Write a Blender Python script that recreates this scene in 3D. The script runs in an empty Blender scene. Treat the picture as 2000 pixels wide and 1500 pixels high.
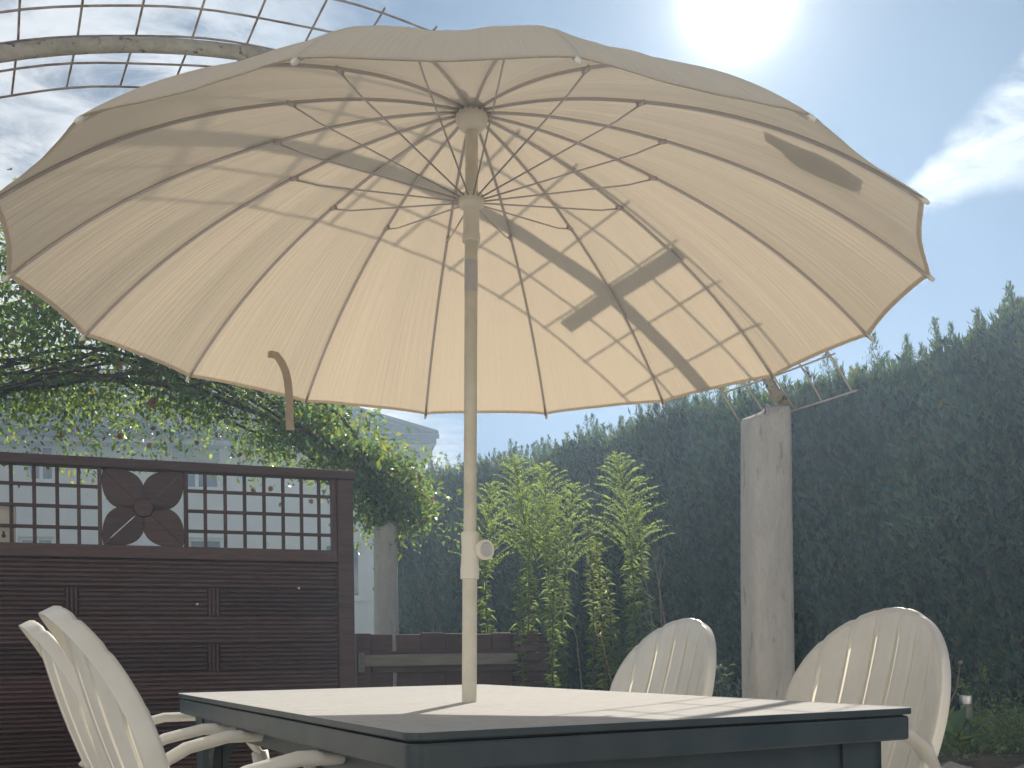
import bpy, math, random
import numpy as np
from mathutils import Vector, Matrix
random.seed(7); rng = np.random.default_rng(7)
R_ = math.radians
sc = bpy.context.scene
C = sc.collection

# ---------------------------------------------------------------- camera
F, YH, ROLL = 2058.0, 1270.0, -0.0128          # focal length and horizon of the photo in its pixels, roll
CZ = 0.8525                                     # eye height in metres
cam = bpy.data.cameras.new('camera'); camo = bpy.data.objects.new('camera', cam); C.objects.link(camo)
cam.sensor_fit = 'HORIZONTAL'; cam.sensor_width = 36.0
cam.lens = 36.0 * F / 2000.0
cam.shift_y = (YH - 750.0) / 2000.0
cam.clip_end = 2000.0; cam.clip_start = 0.02
camo.location = (0, 0, CZ)
camo.rotation_euler = (Matrix.Rotation(R_(90), 3, 'X') @ Matrix.Rotation(ROLL, 3, 'Z')).to_euler()
sc.camera = camo

def ray(px, py):
    x = px - 1000.0; y = py - YH; c, s = math.cos(ROLL), math.sin(ROLL)
    return Vector(((c * x + s * y) / F, 1.0, -(-s * x + c * y) / F))
def at(px, py, Y):                              # point seen at a pixel, at a known distance
    d = ray(px, py) * Y; return Vector((d.x, d.y, d.z + CZ))
def on_z(px, py, z):                            # point seen at a pixel, on a level plane
    d = ray(px, py); return at(px, py, (z - CZ) / d.z)

# ---------------------------------------------------------------- sky and sun
SUN = ray(1440, -5).normalized()
EL = math.asin(SUN.z); AZ = math.atan2(SUN.x, SUN.y)
world = bpy.data.worlds.new('World'); sc.world = world; world.use_nodes = True
nt = world.node_tree; nt.nodes.clear()
def N(tree, t, **kw):
    n = tree.nodes.new(t)
    for k, v in kw.items(): setattr(n, k, v)
    return n
def mth(tree, op, a, b=None, c=None, clamp=False):
    n = N(tree, 'ShaderNodeMath', operation=op); n.use_clamp = clamp
    for i, v in enumerate((a, b, c)):
        if v is None: continue
        if isinstance(v, (int, float)): n.inputs[i].default_value = v
        else: tree.links.new(v, n.inputs[i])
    return n.outputs[0]
L = nt.links
sky = N(nt, 'ShaderNodeTexSky', sky_type='NISHITA'); sky.sun_disc = False
sky.sun_elevation = EL; sky.sun_rotation = AZ; sky.altitude = 300; sky.air_density = 0.45; sky.dust_density = 0.0; sky.ozone_density = 2.2
SKY_STRENGTH = 0.050
tc = N(nt, 'ShaderNodeTexCoord')
sx = N(nt, 'ShaderNodeSeparateXYZ'); L.new(tc.outputs['Generated'], sx.inputs[0])
zc = mth(nt, 'MAXIMUM', sx.outputs[2], 0.03)
px_ = mth(nt, 'DIVIDE', sx.outputs[0], zc); py_ = mth(nt, 'DIVIDE', sx.outputs[1], zc)
cv = N(nt, 'ShaderNodeCombineXYZ'); L.new(px_, cv.inputs[0]); L.new(py_, cv.inputs[1])
def noise(tree, vec, scale, detail, rough=0.55, dist=0.0):
    n = N(tree, 'ShaderNodeTexNoise'); n.inputs['Scale'].default_value = scale; n.inputs['Detail'].default_value = detail
    n.inputs['Roughness'].default_value = rough; n.inputs['Distortion'].default_value = dist
    if vec is not None: tree.links.new(vec, n.inputs['Vector'])
    return n.outputs['Fac']
def ss(tree, v, a, b):                           # smoothstep
    n = N(tree, 'ShaderNodeMapRange', interpolation_type='SMOOTHSTEP'); n.inputs[1].default_value = a; n.inputs[2].default_value = b
    tree.links.new(v, n.inputs[0]); return n.outputs[0]
# broken cloud over the left part of the sky (west of the sun)
n1 = noise(nt, cv.outputs[0], 2.1, 9, 0.6, 0.35)
side = ss(nt, mth(nt, 'ADD', px_, mth(nt, 'MULTIPLY', n1, 0.7)), 0.20, -0.22)
n2 = noise(nt, cv.outputs[0], 5.0, 8, 0.62, 0.6)
cl1 = mth(nt, 'MULTIPLY', side, ss(nt, n2, 0.18, 0.56))
# one wind-drawn streak to the right of the sun: straight band in gnomonic coordinates x/y, z/y
yc = mth(nt, 'MAXIMUM', sx.outputs[1], 0.05)
gx = mth(nt, 'DIVIDE', sx.outputs[0], yc); gz = mth(nt, 'DIVIDE', sx.outputs[2], yc)
gv = N(nt, 'ShaderNodeCombineXYZ'); L.new(gx, gv.inputs[0]); L.new(gz, gv.inputs[1])
n3 = noise(nt, gv.outputs[0], 9.0, 8, 0.6, 0.5)
line = mth(nt, 'SUBTRACT', gz, mth(nt, 'ADD', mth(nt, 'MULTIPLY', gx, 0.62), 0.19))
line = mth(nt, 'ADD', line, mth(nt, 'MULTIPLY', mth(nt, 'SUBTRACT', n3, 0.5), 0.05))
wid = mth(nt, 'MULTIPLY', mth(nt, 'SUBTRACT', gx, 0.33), 0.36)
band = ss(nt, mth(nt, 'DIVIDE', mth(nt, 'ABSOLUTE', line), mth(nt, 'MAXIMUM', wid, 0.002)), 1.25, 0.45)
gn = N(nt, 'ShaderNodeMapping'); gn.inputs['Rotation'].default_value = (0, 0, -0.55); gn.inputs['Scale'].default_value = (9, 34, 1); L.new(gv.outputs[0], gn.inputs[0])
n4 = noise(nt, gn.outputs[0], 1.0, 8, 0.62, 0.8)
cl2 = mth(nt, 'MULTIPLY', band, ss(nt, n4, 0.16, 0.62))
cl2 = mth(nt, 'MULTIPLY', cl2, ss(nt, gx, 0.36, 0.40))
cl = mth(nt, 'MAXIMUM', cl1, mth(nt, 'MULTIPLY', cl2, 0.95), clamp=True)
# bright hazy ring of light round the sun
sdir = N(nt, 'ShaderNodeVectorMath', operation='DOT_PRODUCT'); L.new(tc.outputs['Generated'], sdir.inputs[0]); sdir.inputs[1].default_value = SUN
dt = mth(nt, 'MAXIMUM', sdir.outputs['Value'], 0.0)
glow = mth(nt, 'ADD', mth(nt, 'MULTIPLY', mth(nt, 'POWER', dt, 2600.0), 60.0),
           mth(nt, 'ADD', mth(nt, 'MULTIPLY', mth(nt, 'POWER', dt, 400.0), 6.0), mth(nt, 'MULTIPLY', mth(nt, 'POWER', dt, 60.0), 1.2)))
mixc = N(nt, 'ShaderNodeMix', data_type='RGBA'); L.new(cl, mixc.inputs[0])
L.new(sky.outputs[0], mixc.inputs[6])
ccol = N(nt, 'ShaderNodeMix', data_type='RGBA'); L.new(noise(nt, cv.outputs[0], 7.0, 7, 0.6), ccol.inputs[0])
CLOUD_A = (7.0, 7.9, 9.2, 1); CLOUD_B = (12.5, 12.8, 13.2, 1)
ccol.inputs[6].default_value = CLOUD_A; ccol.inputs[7].default_value = CLOUD_B
L.new(ccol.outputs[2], mixc.inputs[7])
gcol = N(nt, 'ShaderNodeMix', data_type='RGBA', blend_type='ADD'); gcol.inputs[0].default_value = 1.0
L.new(mixc.outputs[2], gcol.inputs[6])
gl = N(nt, 'ShaderNodeVectorMath', operation='SCALE'); gl.inputs[0].default_value = (1.0, 0.97, 0.92); L.new(glow, gl.inputs['Scale'])
L.new(gl.outputs[0], gcol.inputs[7])
bg = N(nt, 'ShaderNodeBackground'); bg.inputs['Strength'].default_value = SKY_STRENGTH; L.new(gcol.outputs[2], bg.inputs['Color'])
wo = N(nt, 'ShaderNodeOutputWorld'); L.new(bg.outputs[0], wo.inputs['Surface'])

sl = bpy.data.lights.new('sun', 'SUN'); sl.energy = 4.0; sl.angle = R_(0.53); sl.color = (1.0, 0.94, 0.84)
so = bpy.data.objects.new('sun', sl); C.objects.link(so)
so.rotation_euler = (-SUN).to_track_quat('-Z', 'Y').to_euler(); so.location = (4, 15, 12)

sc.view_settings.view_transform = 'Standard'; sc.view_settings.look = 'None'
sc.view_settings.exposure = 0.52; sc.view_settings.gamma = 1.0
try: sc.view_settings.use_curve_mapping = False
except Exception: pass
sc.render.engine = 'CYCLES'
sc.cycles.use_denoising = True; sc.cycles.max_bounces = 10; sc.cycles.transparent_max_bounces = 12
sc.cycles.transmission_bounces = 8; sc.cycles.diffuse_bounces = 5; sc.cycles.caustics_reflective = False; sc.cycles.caustics_refractive = False

# ---------------------------------------------------------------- materials
def material(name, c1, c2=None, rough=0.6, scale=8.0, detail=6, bump=0.0, bscale=None, spec=0.5, stretch=(1, 1, 1), translucent=0.0,
             tcol=None, metal=0.0, coords='Object', tint=False, bdist=0.01, ramp=(0.3, 0.7), spots=None, island=0.0, wave=None):
    m = bpy.data.materials.new(name); m.use_nodes = True; t = m.node_tree; t.nodes.clear(); lk = t.links
    out = N(t, 'ShaderNodeOutputMaterial'); p = N(t, 'ShaderNodeBsdfPrincipled')
    p.inputs['Roughness'].default_value = rough; p.inputs['Metallic'].default_value = metal; p.inputs['Specular IOR Level'].default_value = spec
    co = N(t, 'ShaderNodeTexCoord'); mp = N(t, 'ShaderNodeMapping'); mp.inputs['Scale'].default_value = stretch; lk.new(co.outputs[coords], mp.inputs[0])
    vec = mp.outputs[0]
    col = None
    if c2 is not None:
        f = noise(t, vec, scale, detail, 0.6)
        mx = N(t, 'ShaderNodeMix', data_type='RGBA'); lk.new(ss(t, f, *ramp), mx.inputs[0])
        mx.inputs[6].default_value = (*c1, 1); mx.inputs[7].default_value = (*c2, 1); col = mx.outputs[2]
    else:
        rg = N(t, 'ShaderNodeRGB'); rg.outputs[0].default_value = (*c1, 1); col = rg.outputs[0]
    if spots:                                   # (colour, scale, lo, hi): stains and lichen
        f = noise(t, vec, spots[1], 8, 0.65)
        mx = N(t, 'ShaderNodeMix', data_type='RGBA'); lk.new(ss(t, f, spots[2], spots[3]), mx.inputs[0]); lk.new(col, mx.inputs[6]); mx.inputs[7].default_value = (*spots[0], 1); col = mx.outputs[2]
    if tint:                                    # per-leaf value stored on the mesh
        a = N(t, 'ShaderNodeAttribute'); a.attribute_name = 'tint'
        mx = N(t, 'ShaderNodeMix', data_type='RGBA', blend_type='MULTIPLY'); mx.inputs[0].default_value = 1.0
        lk.new(col, mx.inputs[6]); lk.new(a.outputs['Color'], mx.inputs[7]); col = mx.outputs[2]
    if island:
        g = N(t, 'ShaderNodeObjectInfo'); hs = N(t, 'ShaderNodeHueSaturation')
        lk.new(mth(t, 'ADD', mth(t, 'MULTIPLY', g.outputs['Random'], island), 1.0 - island / 2), hs.inputs['Value']); lk.new(col, hs.inputs['Color']); col = hs.outputs[0]
    lk.new(col, p.inputs['Base Color'])
    nrm = None
    if bump or wave:
        b = N(t, 'ShaderNodeBump'); b.inputs['Strength'].default_value = max(bump, 0.001); b.inputs['Distance'].default_value = bdist
        h = noise(t, vec, bscale or scale * 4, 8, 0.6)
        if wave:
            w = N(t, 'ShaderNodeTexWave', wave_type='BANDS', bands_direction=wave[0]); w.inputs['Scale'].default_value = wave[1]; w.inputs['Distortion'].default_value = wave[2]
            lk.new(co.outputs[coords], w.inputs[0]); h = mth(t, 'ADD', mth(t, 'MULTIPLY', w.outputs['Fac'], wave[3]), h)
        lk.new(h, b.inputs['Height']); nrm = b.outputs[0]; lk.new(nrm, p.inputs['Normal'])
    sh = p.outputs[0]
    if translucent:
        tr = N(t, 'ShaderNodeBsdfTranslucent')
        if tcol is None: lk.new(col, tr.inputs['Color'])
        elif tint:
            mx = N(t, 'ShaderNodeMix', data_type='RGBA', blend_type='MULTIPLY'); mx.inputs[0].default_value = 1.0
            mx.inputs[6].default_value = (*tcol, 1); lk.new(a.outputs['Color'], mx.inputs[7]); lk.new(mx.outputs[2], tr.inputs['Color'])
        else: tr.inputs['Color'].default_value = (*tcol, 1)
        if nrm is not None: lk.new(nrm, tr.inputs['Normal'])
        ms = N(t, 'ShaderNodeMixShader'); ms.inputs[0].default_value = translucent; lk.new(sh, ms.inputs[1]); lk.new(tr.outputs[0], ms.inputs[2]); sh = ms.outputs[0]
    lk.new(sh, out.inputs['Surface'])
    return m

M = {}
M['cream_metal'] = material('cream_metal', (0.70, 0.67, 0.58), (0.62, 0.59, 0.50), 0.42, 30)
M['cream_plastic'] = material('cream_plastic', (0.76, 0.73, 0.66), None, 0.45)
M['rib_metal'] = material('rib_metal', (0.52, 0.49, 0.50), None, 0.32, metal=0.5)
M['sticker'] = material('sticker', (0.50, 0.53, 0.58), (0.60, 0.57, 0.54), 0.5, 60)
M['white_resin'] = material('white_resin', (0.85, 0.84, 0.80), (0.80, 0.785, 0.73), 0.38, 14, bump=0.12, bscale=220, bdist=0.002, translucent=0.10, tcol=(0.86, 0.80, 0.66), spots=((0.50, 0.48, 0.42), 26, 0.66, 0.78))
M['thin_resin'] = material('thin_resin', (0.80, 0.79, 0.74), None, 0.4, translucent=0.8, tcol=(0.97, 0.93, 0.80))
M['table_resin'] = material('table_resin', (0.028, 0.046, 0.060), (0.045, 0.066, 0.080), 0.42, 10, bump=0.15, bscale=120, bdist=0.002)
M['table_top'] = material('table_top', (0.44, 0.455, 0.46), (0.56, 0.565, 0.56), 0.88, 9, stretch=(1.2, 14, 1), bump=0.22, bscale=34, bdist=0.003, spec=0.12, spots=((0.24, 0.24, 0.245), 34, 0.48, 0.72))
M['stain_wood'] = material('stain_wood', (0.066, 0.036, 0.034), (0.110, 0.060, 0.055), 0.6, 5, stretch=(1.5, 14, 14), bump=0.35, bscale=22, bdist=0.004, island=0.5, spots=((0.15, 0.10, 0.09), 7, 0.58, 0.80))
M['grey_wood'] = material('grey_wood', (0.28, 0.26, 0.22), (0.20, 0.19, 0.165), 0.75, 5, stretch=(1.5, 14, 14), bump=0.3, bscale=20, bdist=0.004)
M['cream_board'] = material('cream_board', (0.72, 0.69, 0.62), (0.64, 0.61, 0.55), 0.6, 12)
M['black'] = material('black', (0.02, 0.02, 0.02), None, 0.5)
M['light_spot'] = material('light_spot', (0.82, 0.82, 0.80), None, 0.4)
M['concrete'] = material('concrete', (0.70, 0.69, 0.675), (0.60, 0.59, 0.575), 0.9, 7, stretch=(3, 3, 0.8), bump=1.0, bscale=30, bdist=0.022, spots=((0.24, 0.23, 0.205), 8, 0.57, 0.74))
M['rust_pipe'] = material('rust_pipe', (0.46, 0.44, 0.38), (0.33, 0.30, 0.24), 0.8, 22, bump=0.9, bscale=90, bdist=0.006, spots=((0.045, 0.045, 0.035), 30, 0.56, 0.66))
M['dark_wire'] = material('dark_wire', (0.40, 0.35, 0.31), (0.17, 0.11, 0.085), 0.65, 16, bump=0.8, bscale=120, bdist=0.004)
M['pale_wire'] = material('pale_wire', (0.66, 0.62, 0.56), (0.46, 0.38, 0.32), 0.6, 10, bump=0.5, bscale=120, bdist=0.003)
M['plaster'] = material('plaster', (0.80, 0.79, 0.77), (0.73, 0.72, 0.70), 0.92, 0.9, bump=0.5, bscale=18, bdist=0.02, spots=((0.62, 0.61, 0.60), 2.5, 0.58, 0.75))
M['white_render'] = material('white_render', (0.78, 0.775, 0.76), (0.72, 0.715, 0.70), 0.9, 1.2, bump=0.4, bscale=30, bdist=0.01)
M['white_paint'] = material('white_paint', (0.78, 0.79, 0.80), None, 0.45)
M['shutter'] = material('shutter', (0.50, 0.51, 0.50), (0.44, 0.45, 0.44), 0.55, 3)
M['glass'] = material('glass', (0.03, 0.04, 0.05), None, 0.06, spec=0.9)
M['roof_tile'] = material('roof_tile', (0.030, 0.022, 0.026), (0.05, 0.036, 0.038), 0.95, 4, island=0.4, spec=0.1)
M['soffit'] = material('soffit', (0.48, 0.46, 0.42), (0.40, 0.38, 0.34), 0.7, 4)
M['fascia'] = material('fascia', (0.055, 0.05, 0.055), None, 0.5)
M['grass'] = material('grass', (0.045, 0.085, 0.025), (0.09, 0.12, 0.04), 0.9, 3, bump=0.6, bscale=40, bdist=0.03)
M['paving'] = material('paving', (0.50, 0.48, 0.45), (0.40, 0.385, 0.36), 0.85, 2.5, bump=0.4, bscale=40, bdist=0.006)
M['soil'] = material('soil', (0.085, 0.065, 0.048), (0.13, 0.105, 0.075), 0.95, 6, bump=1.0, bscale=22, bdist=0.03)
M['stone'] = material('stone', (0.44, 0.42, 0.38), (0.30, 0.285, 0.26), 0.9, 9, bump=0.8, bscale=30, bdist=0.012)
M['bark'] = material('bark', (0.11, 0.08, 0.055), (0.06, 0.045, 0.032), 0.9, 20, bump=0.8, bscale=50, bdist=0.01)
M['rose_leaf'] = material('rose_leaf', (0.065, 0.115, 0.035), None, 0.36, tint=True, translucent=0.50, tcol=(0.34, 0.48, 0.10))
M['petal'] = material('petal', (0.60, 0.30, 0.27), (0.52, 0.20, 0.18), 0.6, 40, translucent=0.3)
M['dead_bloom'] = material('dead_bloom', (0.24, 0.13, 0.075), (0.33, 0.20, 0.10), 0.8, 40, translucent=0.2)
M['thuja'] = material('thuja', (0.066, 0.112, 0.085), None, 0.55, tint=True, translucent=0.30, tcol=(0.18, 0.28, 0.07))
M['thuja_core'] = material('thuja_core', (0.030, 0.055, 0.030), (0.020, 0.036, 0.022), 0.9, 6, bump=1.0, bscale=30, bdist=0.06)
M['goldenrod'] = material('goldenrod', (0.11, 0.18, 0.06), None, 0.45, tint=True, translucent=0.5, tcol=(0.46, 0.58, 0.18))
M['green_stem'] = material('green_stem', (0.10, 0.13, 0.05), (0.14, 0.10, 0.05), 0.7, 12)
M['dry_stem'] = material('dry_stem', (0.36, 0.29, 0.20), (0.26, 0.20, 0.13), 0.8, 30)
M['steel'] = material('steel', (0.55, 0.55, 0.54), None, 0.28, metal=1.0)
M['clear_plastic'] = material('clear_plastic', (0.42, 0.43, 0.40), None, 0.3, translucent=0.5, tcol=(0.6, 0.6, 0.55))
M['strap'] = material('strap', (0.66, 0.60, 0.52), (0.60, 0.54, 0.46), 0.8, 80, translucent=0.5)
M['dark_patch'] = material('dark_patch', (0.30, 0.30, 0.33), (0.42, 0.41, 0.42), 0.8, 14, translucent=0.35)

def cloth_material():
    m = bpy.data.materials.new('canopy_cloth'); m.use_nodes = True; t = m.node_tree; t.nodes.clear(); lk = t.links
    out = N(t, 'ShaderNodeOutputMaterial'); uv = N(t, 'ShaderNodeUVMap'); ob = N(t, 'ShaderNodeTexCoord')
    oi = N(t, 'ShaderNodeObjectInfo')
    mp = N(t, 'ShaderNodeMapping'); mp.inputs['Scale'].default_value = (0.7, 12.0, 1); mp.inputs['Rotation'].default_value = (0, 0, 0.10)
    off = N(t, 'ShaderNodeCombineXYZ'); lk.new(mth(t, 'MULTIPLY', oi.outputs['Random'], 40.0), off.inputs[0]); lk.new(off.outputs[0], mp.inputs['Location'])
    lk.new(uv.outputs[0], mp.inputs[0])
    w1 = noise(t, mp.outputs[0], 1.6, 2, 0.5, 0.1)
    rid = mth(t, 'POWER', mth(t, 'SUBTRACT', 1.0, mth(t, 'ABSOLUTE', mth(t, 'SUBTRACT', mth(t, 'MULTIPLY', w1, 2.0), 1.0))), 9.0)
    su = N(t, 'ShaderNodeSeparateXYZ'); lk.new(uv.outputs[0], su.inputs[0])
    rid = mth(t, 'MULTIPLY', rid, ss(t, su.outputs[0], 0.12, 0.75))
    weave = noise(t, ob.outputs['Object'], 420, 2, 0.5)
    soft = noise(t, mp.outputs[0], 0.7, 2, 0.5)
    b = N(t, 'ShaderNodeBump'); b.inputs['Strength'].default_value = 0.30; b.inputs['Distance'].default_value = 0.006
    lk.new(mth(t, 'ADD', mth(t, 'ADD', mth(t, 'MULTIPLY', rid, 0.5), mth(t, 'MULTIPLY', weave, 0.02)), mth(t, 'MULTIPLY', soft, 1.2)), b.inputs['Height'])
    var = noise(t, ob.outputs['Object'], 3.0, 5, 0.6)
    mx = N(t, 'ShaderNodeMix', data_type='RGBA'); lk.new(var, mx.inputs[0]); mx.inputs[6].default_value = (0.68, 0.64, 0.57, 1); mx.inputs[7].default_value = (0.75, 0.71, 0.64, 1)
    d = N(t, 'ShaderNodeBsdfDiffuse'); d.inputs['Roughness'].default_value = 0.5; lk.new(mx.outputs[2], d.inputs['Color']); lk.new(b.outputs[0], d.inputs['Normal'])
    tr = N(t, 'ShaderNodeBsdfTranslucent'); tr.inputs['Color'].default_value = (0.66, 0.545, 0.40, 1); lk.new(b.outputs[0], tr.inputs['Normal'])
    ms = N(t, 'ShaderNodeMixShader'); ms.inputs[0].default_value = 0.40; lk.new(d.outputs[0], ms.inputs[1]); lk.new(tr.outputs[0], ms.inputs[2]); lk.new(ms.outputs[0], out.inputs['Surface'])
    return m
M['cloth'] = cloth_material()

# ---------------------------------------------------------------- mesh helpers
class MB:
    def __init__(s): s.v = []; s.f = []
    def add(s, vs, fs):
        o = len(s.v); s.v += [tuple(v) for v in vs]; s.f += [tuple(o + i for i in f) for f in fs]; return s
    def box(s, lo, hi, taper=0.0):
        x0, y0, z0 = lo; x1, y1, z1 = hi
        return s.add([(x0, y0, z0), (x1, y0, z0), (x1, y1, z0), (x0, y1, z0), (x0, y0, z1), (x1, y0, z1), (x1, y1, z1), (x0, y1, z1)],
                     [(0, 3, 2, 1), (4, 5, 6, 7), (0, 1, 5, 4), (1, 2, 6, 5), (2, 3, 7, 6), (3, 0, 4, 7)])
    def tube(s, pts, rad, n=8, cap=True, flat=1.0, up=None):
        pts = [Vector(p) for p in pts]; k = len(pts); rs = rad if isinstance(rad, (list, tuple)) else [rad] * k
        rings = []; prev = None
        for i, p in enumerate(pts):
            t = (pts[min(i + 1, k - 1)] - pts[max(i - 1, 0)]).normalized()
            ref = Vector(up) if up else (prev if prev is not None else (Vector((0, 0, 1)) if abs(t.z) < 0.9 else Vector((1, 0, 0))))
            a = t.cross(ref)
            if a.length < 1e-6: a = t.cross(Vector((0.3, 0.9, 0.1)))
            a.normalize(); b = a.cross(t).normalized(); prev = b
            rings.append([p + (a * math.cos(q) * rs[i] + b * math.sin(q) * rs[i] * flat) for q in [2 * math.pi * j / n for j in range(n)]])
        fs = []
        for i in range(k - 1):
            for j in range(n):
                fs.append((i * n + j, i * n + (j + 1) % n, (i + 1) * n + (j + 1) % n, (i + 1) * n + j))
        if cap: fs += [tuple(range(n - 1, -1, -1)), tuple(range((k - 1) * n, k * n))]
        return s.add([q for r in rings for q in r], fs)
    def lathe(s, prof, n=20, M4=None):
        vs = []
        for r, z in prof:
            for j in range(n):
                v = Vector((r * math.cos(2 * math.pi * j / n), r * math.sin(2 * math.pi * j / n), z)); vs.append(M4 @ v if M4 else v)
        fs = []
        for i in range(len(prof) - 1):
            for j in range(n): fs.append((i * n + j, i * n + (j + 1) % n, (i + 1) * n + (j + 1) % n, (i + 1) * n + j))
        fs += [tuple(range(n - 1, -1, -1)), tuple(range((len(prof) - 1) * n, len(prof) * n))]
        return s.add(vs, fs)
    def prism(s, poly, d0, d1, fn):            # polygon (a,b) extruded from d0 to d1; fn(a,b,d) -> point
        n = len(poly); vs = [fn(a, b, d0) for a, b in poly] + [fn(a, b, d1) for a, b in poly]
        return s.add(vs, [tuple(range(n - 1, -1, -1)), tuple(range(n, 2 * n))] + [(i, (i + 1) % n, n + (i + 1) % n, n + i) for i in range(n)])
    def grid(s, P):                             # P[i][j] points
        a, b = len(P), len(P[0]); return s.add([p for r in P for p in r], [(i * b + j, i * b + j + 1, (i + 1) * b + j + 1, (i + 1) * b + j) for i in range(a - 1) for j in range(b - 1)])
    def mesh(s, name, mat, smooth=False):
        me = bpy.data.meshes.new(name); me.from_pydata(s.v, [], s.f); me.update()
        if mat is not None: me.materials.append(mat)
        if smooth: me.shade_smooth()
        return me
    def build(s, name, mat, parent=None, smooth=False, bevel=0.0, angle=None):
        o = bpy.data.objects.new(name, s.mesh(name, mat, smooth)); C.objects.link(o)
        if parent is not None: o.parent = parent
        if bevel:
            bm = o.modifiers.new('bevel', 'BEVEL'); bm.width = bevel; bm.segments = 2; bm.limit_method = 'ANGLE'; bm.angle_limit = R_(40)
        if smooth and angle: o.data.set_sharp_from_angle(angle=R_(angle))
        return o
def thing(name, label, cat, loc=(0, 0, 0), rz=0.0, group=None):
    o = bpy.data.objects.new(name, None); C.objects.link(o); o.location = loc; o.rotation_euler = (0, 0, rz); o.empty_display_size = 0.1
    return tag(o, label, cat, group)
def tag(o, label, cat, group=None):
    o['label'] = label; o['category'] = cat
    if group: o['group'] = group
    return o
def structure(o): o['kind'] = 'structure'; return o
def inst(mesh, name, parent, loc=(0, 0, 0), rot=(0, 0, 0), scale=(1, 1, 1)):
    o = bpy.data.objects.new(name, mesh); C.objects.link(o); o.parent = parent; o.location = loc; o.rotation_euler = rot; o.scale = scale; return o
def copy_tree(o, parent=None):
    c = o.copy(); C.objects.link(c); c.parent = parent
    for ch in list(o.children): copy_tree(ch, c)
    return c

def leaf_mesh(name, pos, dirs, ups, length, width, tint, mat, fold=0.25, droop=0.0):
    """Many folded leaf-shaped faces: four points and two triangles each, with a tint per leaf."""
    n = len(pos); d = dirs / np.linalg.norm(dirs, axis=1, keepdims=True)
    s = np.cross(d, ups); s /= np.maximum(np.linalg.norm(s, axis=1, keepdims=True), 1e-6); u = np.cross(s, d)
    ln = np.asarray(length).reshape(-1, 1); wd = np.asarray(width).reshape(-1, 1)
    base = pos; mid = pos + d * ln * 0.45; tip = pos + d * ln + np.array([0, 0, -1.0]) * ln * droop
    l = mid + s * wd * 0.5 + u * wd * fold; r = mid - s * wd * 0.5 + u * wd * fold
    V = np.stack([base, l, tip, r], 1).reshape(-1, 3).astype(np.float32)
    i = np.arange(n)[:, None] * 4; T = np.concatenate([i + np.array([0, 2, 1]), i + np.array([0, 3, 2])], 1).reshape(-1).astype(np.int32)
    me = bpy.data.meshes.new(name); me.vertices.add(4 * n); me.vertices.foreach_set('co', V.ravel())
    me.loops.add(6 * n); me.loops.foreach_set('vertex_index', T); me.polygons.add(2 * n)
    me.polygons.foreach_set('loop_start', np.arange(0, 6 * n, 3, dtype=np.int32))
    me.update(calc_edges=True)
    ca = me.attributes.new('tint', 'FLOAT_COLOR', 'POINT')
    tc4 = np.ones((n, 4), np.float32); tc4[:, :3] = tint
    ca.data.foreach_set('color', np.repeat(tc4, 4, 0).ravel()); me.materials.append(mat)
    return me
def rand_dirs(n, zbias=0.0):
    d = rng.normal(size=(n, 3)); d[:, 2] += zbias; return d / np.linalg.norm(d, axis=1, keepdims=True)
def tints(n, lo=0.6, hi=1.5, warm=0.15):
    v = rng.uniform(lo, hi, n)[:, None] * np.ones((1, 3)); w = rng.normal(size=n) * warm
    v[:, 0] *= 1 + w; v[:, 2] *= 1 - w; return np.clip(v, 0.05, 4)

# ================================================================= large structure
DIRA = R_(27.25); EX = Vector((math.cos(DIRA), math.sin(DIRA), 0)); EY = Vector((-math.sin(DIRA), math.cos(DIRA), 0))   # across and along the pergola
g = MB().add([(-300, -60, -0.012), (300, -60, -0.012), (300, 600, -0.012), (-300, 600, -0.012)], [(0, 1, 2, 3)]).build('ground', M['grass']); structure(g)
# terrace of square slabs under the table and chairs
terr = structure(MB().box((-6.4, -4.1, -0.11), (5.2, 4.0, -0.006)).build('terrace', M['soil']))
slab = MB().box((-0.397, -0.397, -0.04), (0.397, 0.397, 0.0)).mesh('slab', M['paving'])
for i in range(14):
    for j in range(10):
        inst(slab, 'slab', terr, (-6.0 + 0.8 * i + 0.05, -3.65 + 0.8 * j, random.uniform(-0.001, 0.001)))
# raised bed behind the right column
ZB = 0.38
bedpoly = [(0.35, 5.75), (1.25, 4.42), (2.0, 4.25), (4.5, 4.25), (5.25, 2.4), (8.0, 2.4), (8.0, 7.0), (1.5, 16.0), (-2.6, 15.0), (-0.35, 8.2)]
b = MB().prism(bedpoly, -0.1, ZB, lambda a, c, d: (a, c, d)).build('planting_bed', M['soil']); structure(b)

# ---------------------------------------------------------------- house
HA = R_(10.0); hx = Vector((math.cos(HA), math.sin(HA), 0))
hc = at(792, 878, 25.5); ZE = hc.z
house = thing('house', 'pale grey rendered house with dark hipped tile roof behind the rose arch', 'house', (hc.x, hc.y, 0), HA)
def h_uv(px, py):                                # pixel on the facade -> (u, z), u measured left from the corner as negative
    d = ray(px, py); n = Vector((-hx.y, hx.x, 0)); p0 = Vector((hc.x, hc.y, CZ)); t = (p0 - Vector((0, 0, CZ))).dot(n) / d.dot(n); q = d * t
    return (Vector((q.x, q.y, 0)) - Vector((hc.x, hc.y, 0))).dot(hx), q.z + CZ
wins = [(50, 866, 106, 940, 0.0), (336, 860, 430, 956, 0.48), (35, 1048, 106, 1160, 0.0), (366, 1050, 436, 1162, 0.0), (632, 1060, 706, 1168, 0.0)]
rects = []
for x0, y0, x1, y1, shf in wins:
    u0, z1 = h_uv(x0, y0); u1, z0 = h_uv(x1, y1); rects.append((u0, u1, z0, z1, shf))
W_, D_ = 13.5, 9.0
us = sorted({-W_, 0.0, *[r[0] for r in rects], *[r[1] for r in rects]}); zs = sorted({-0.1, ZE, *[r[2] for r in rects], *[r[3] for r in rects]})
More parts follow.
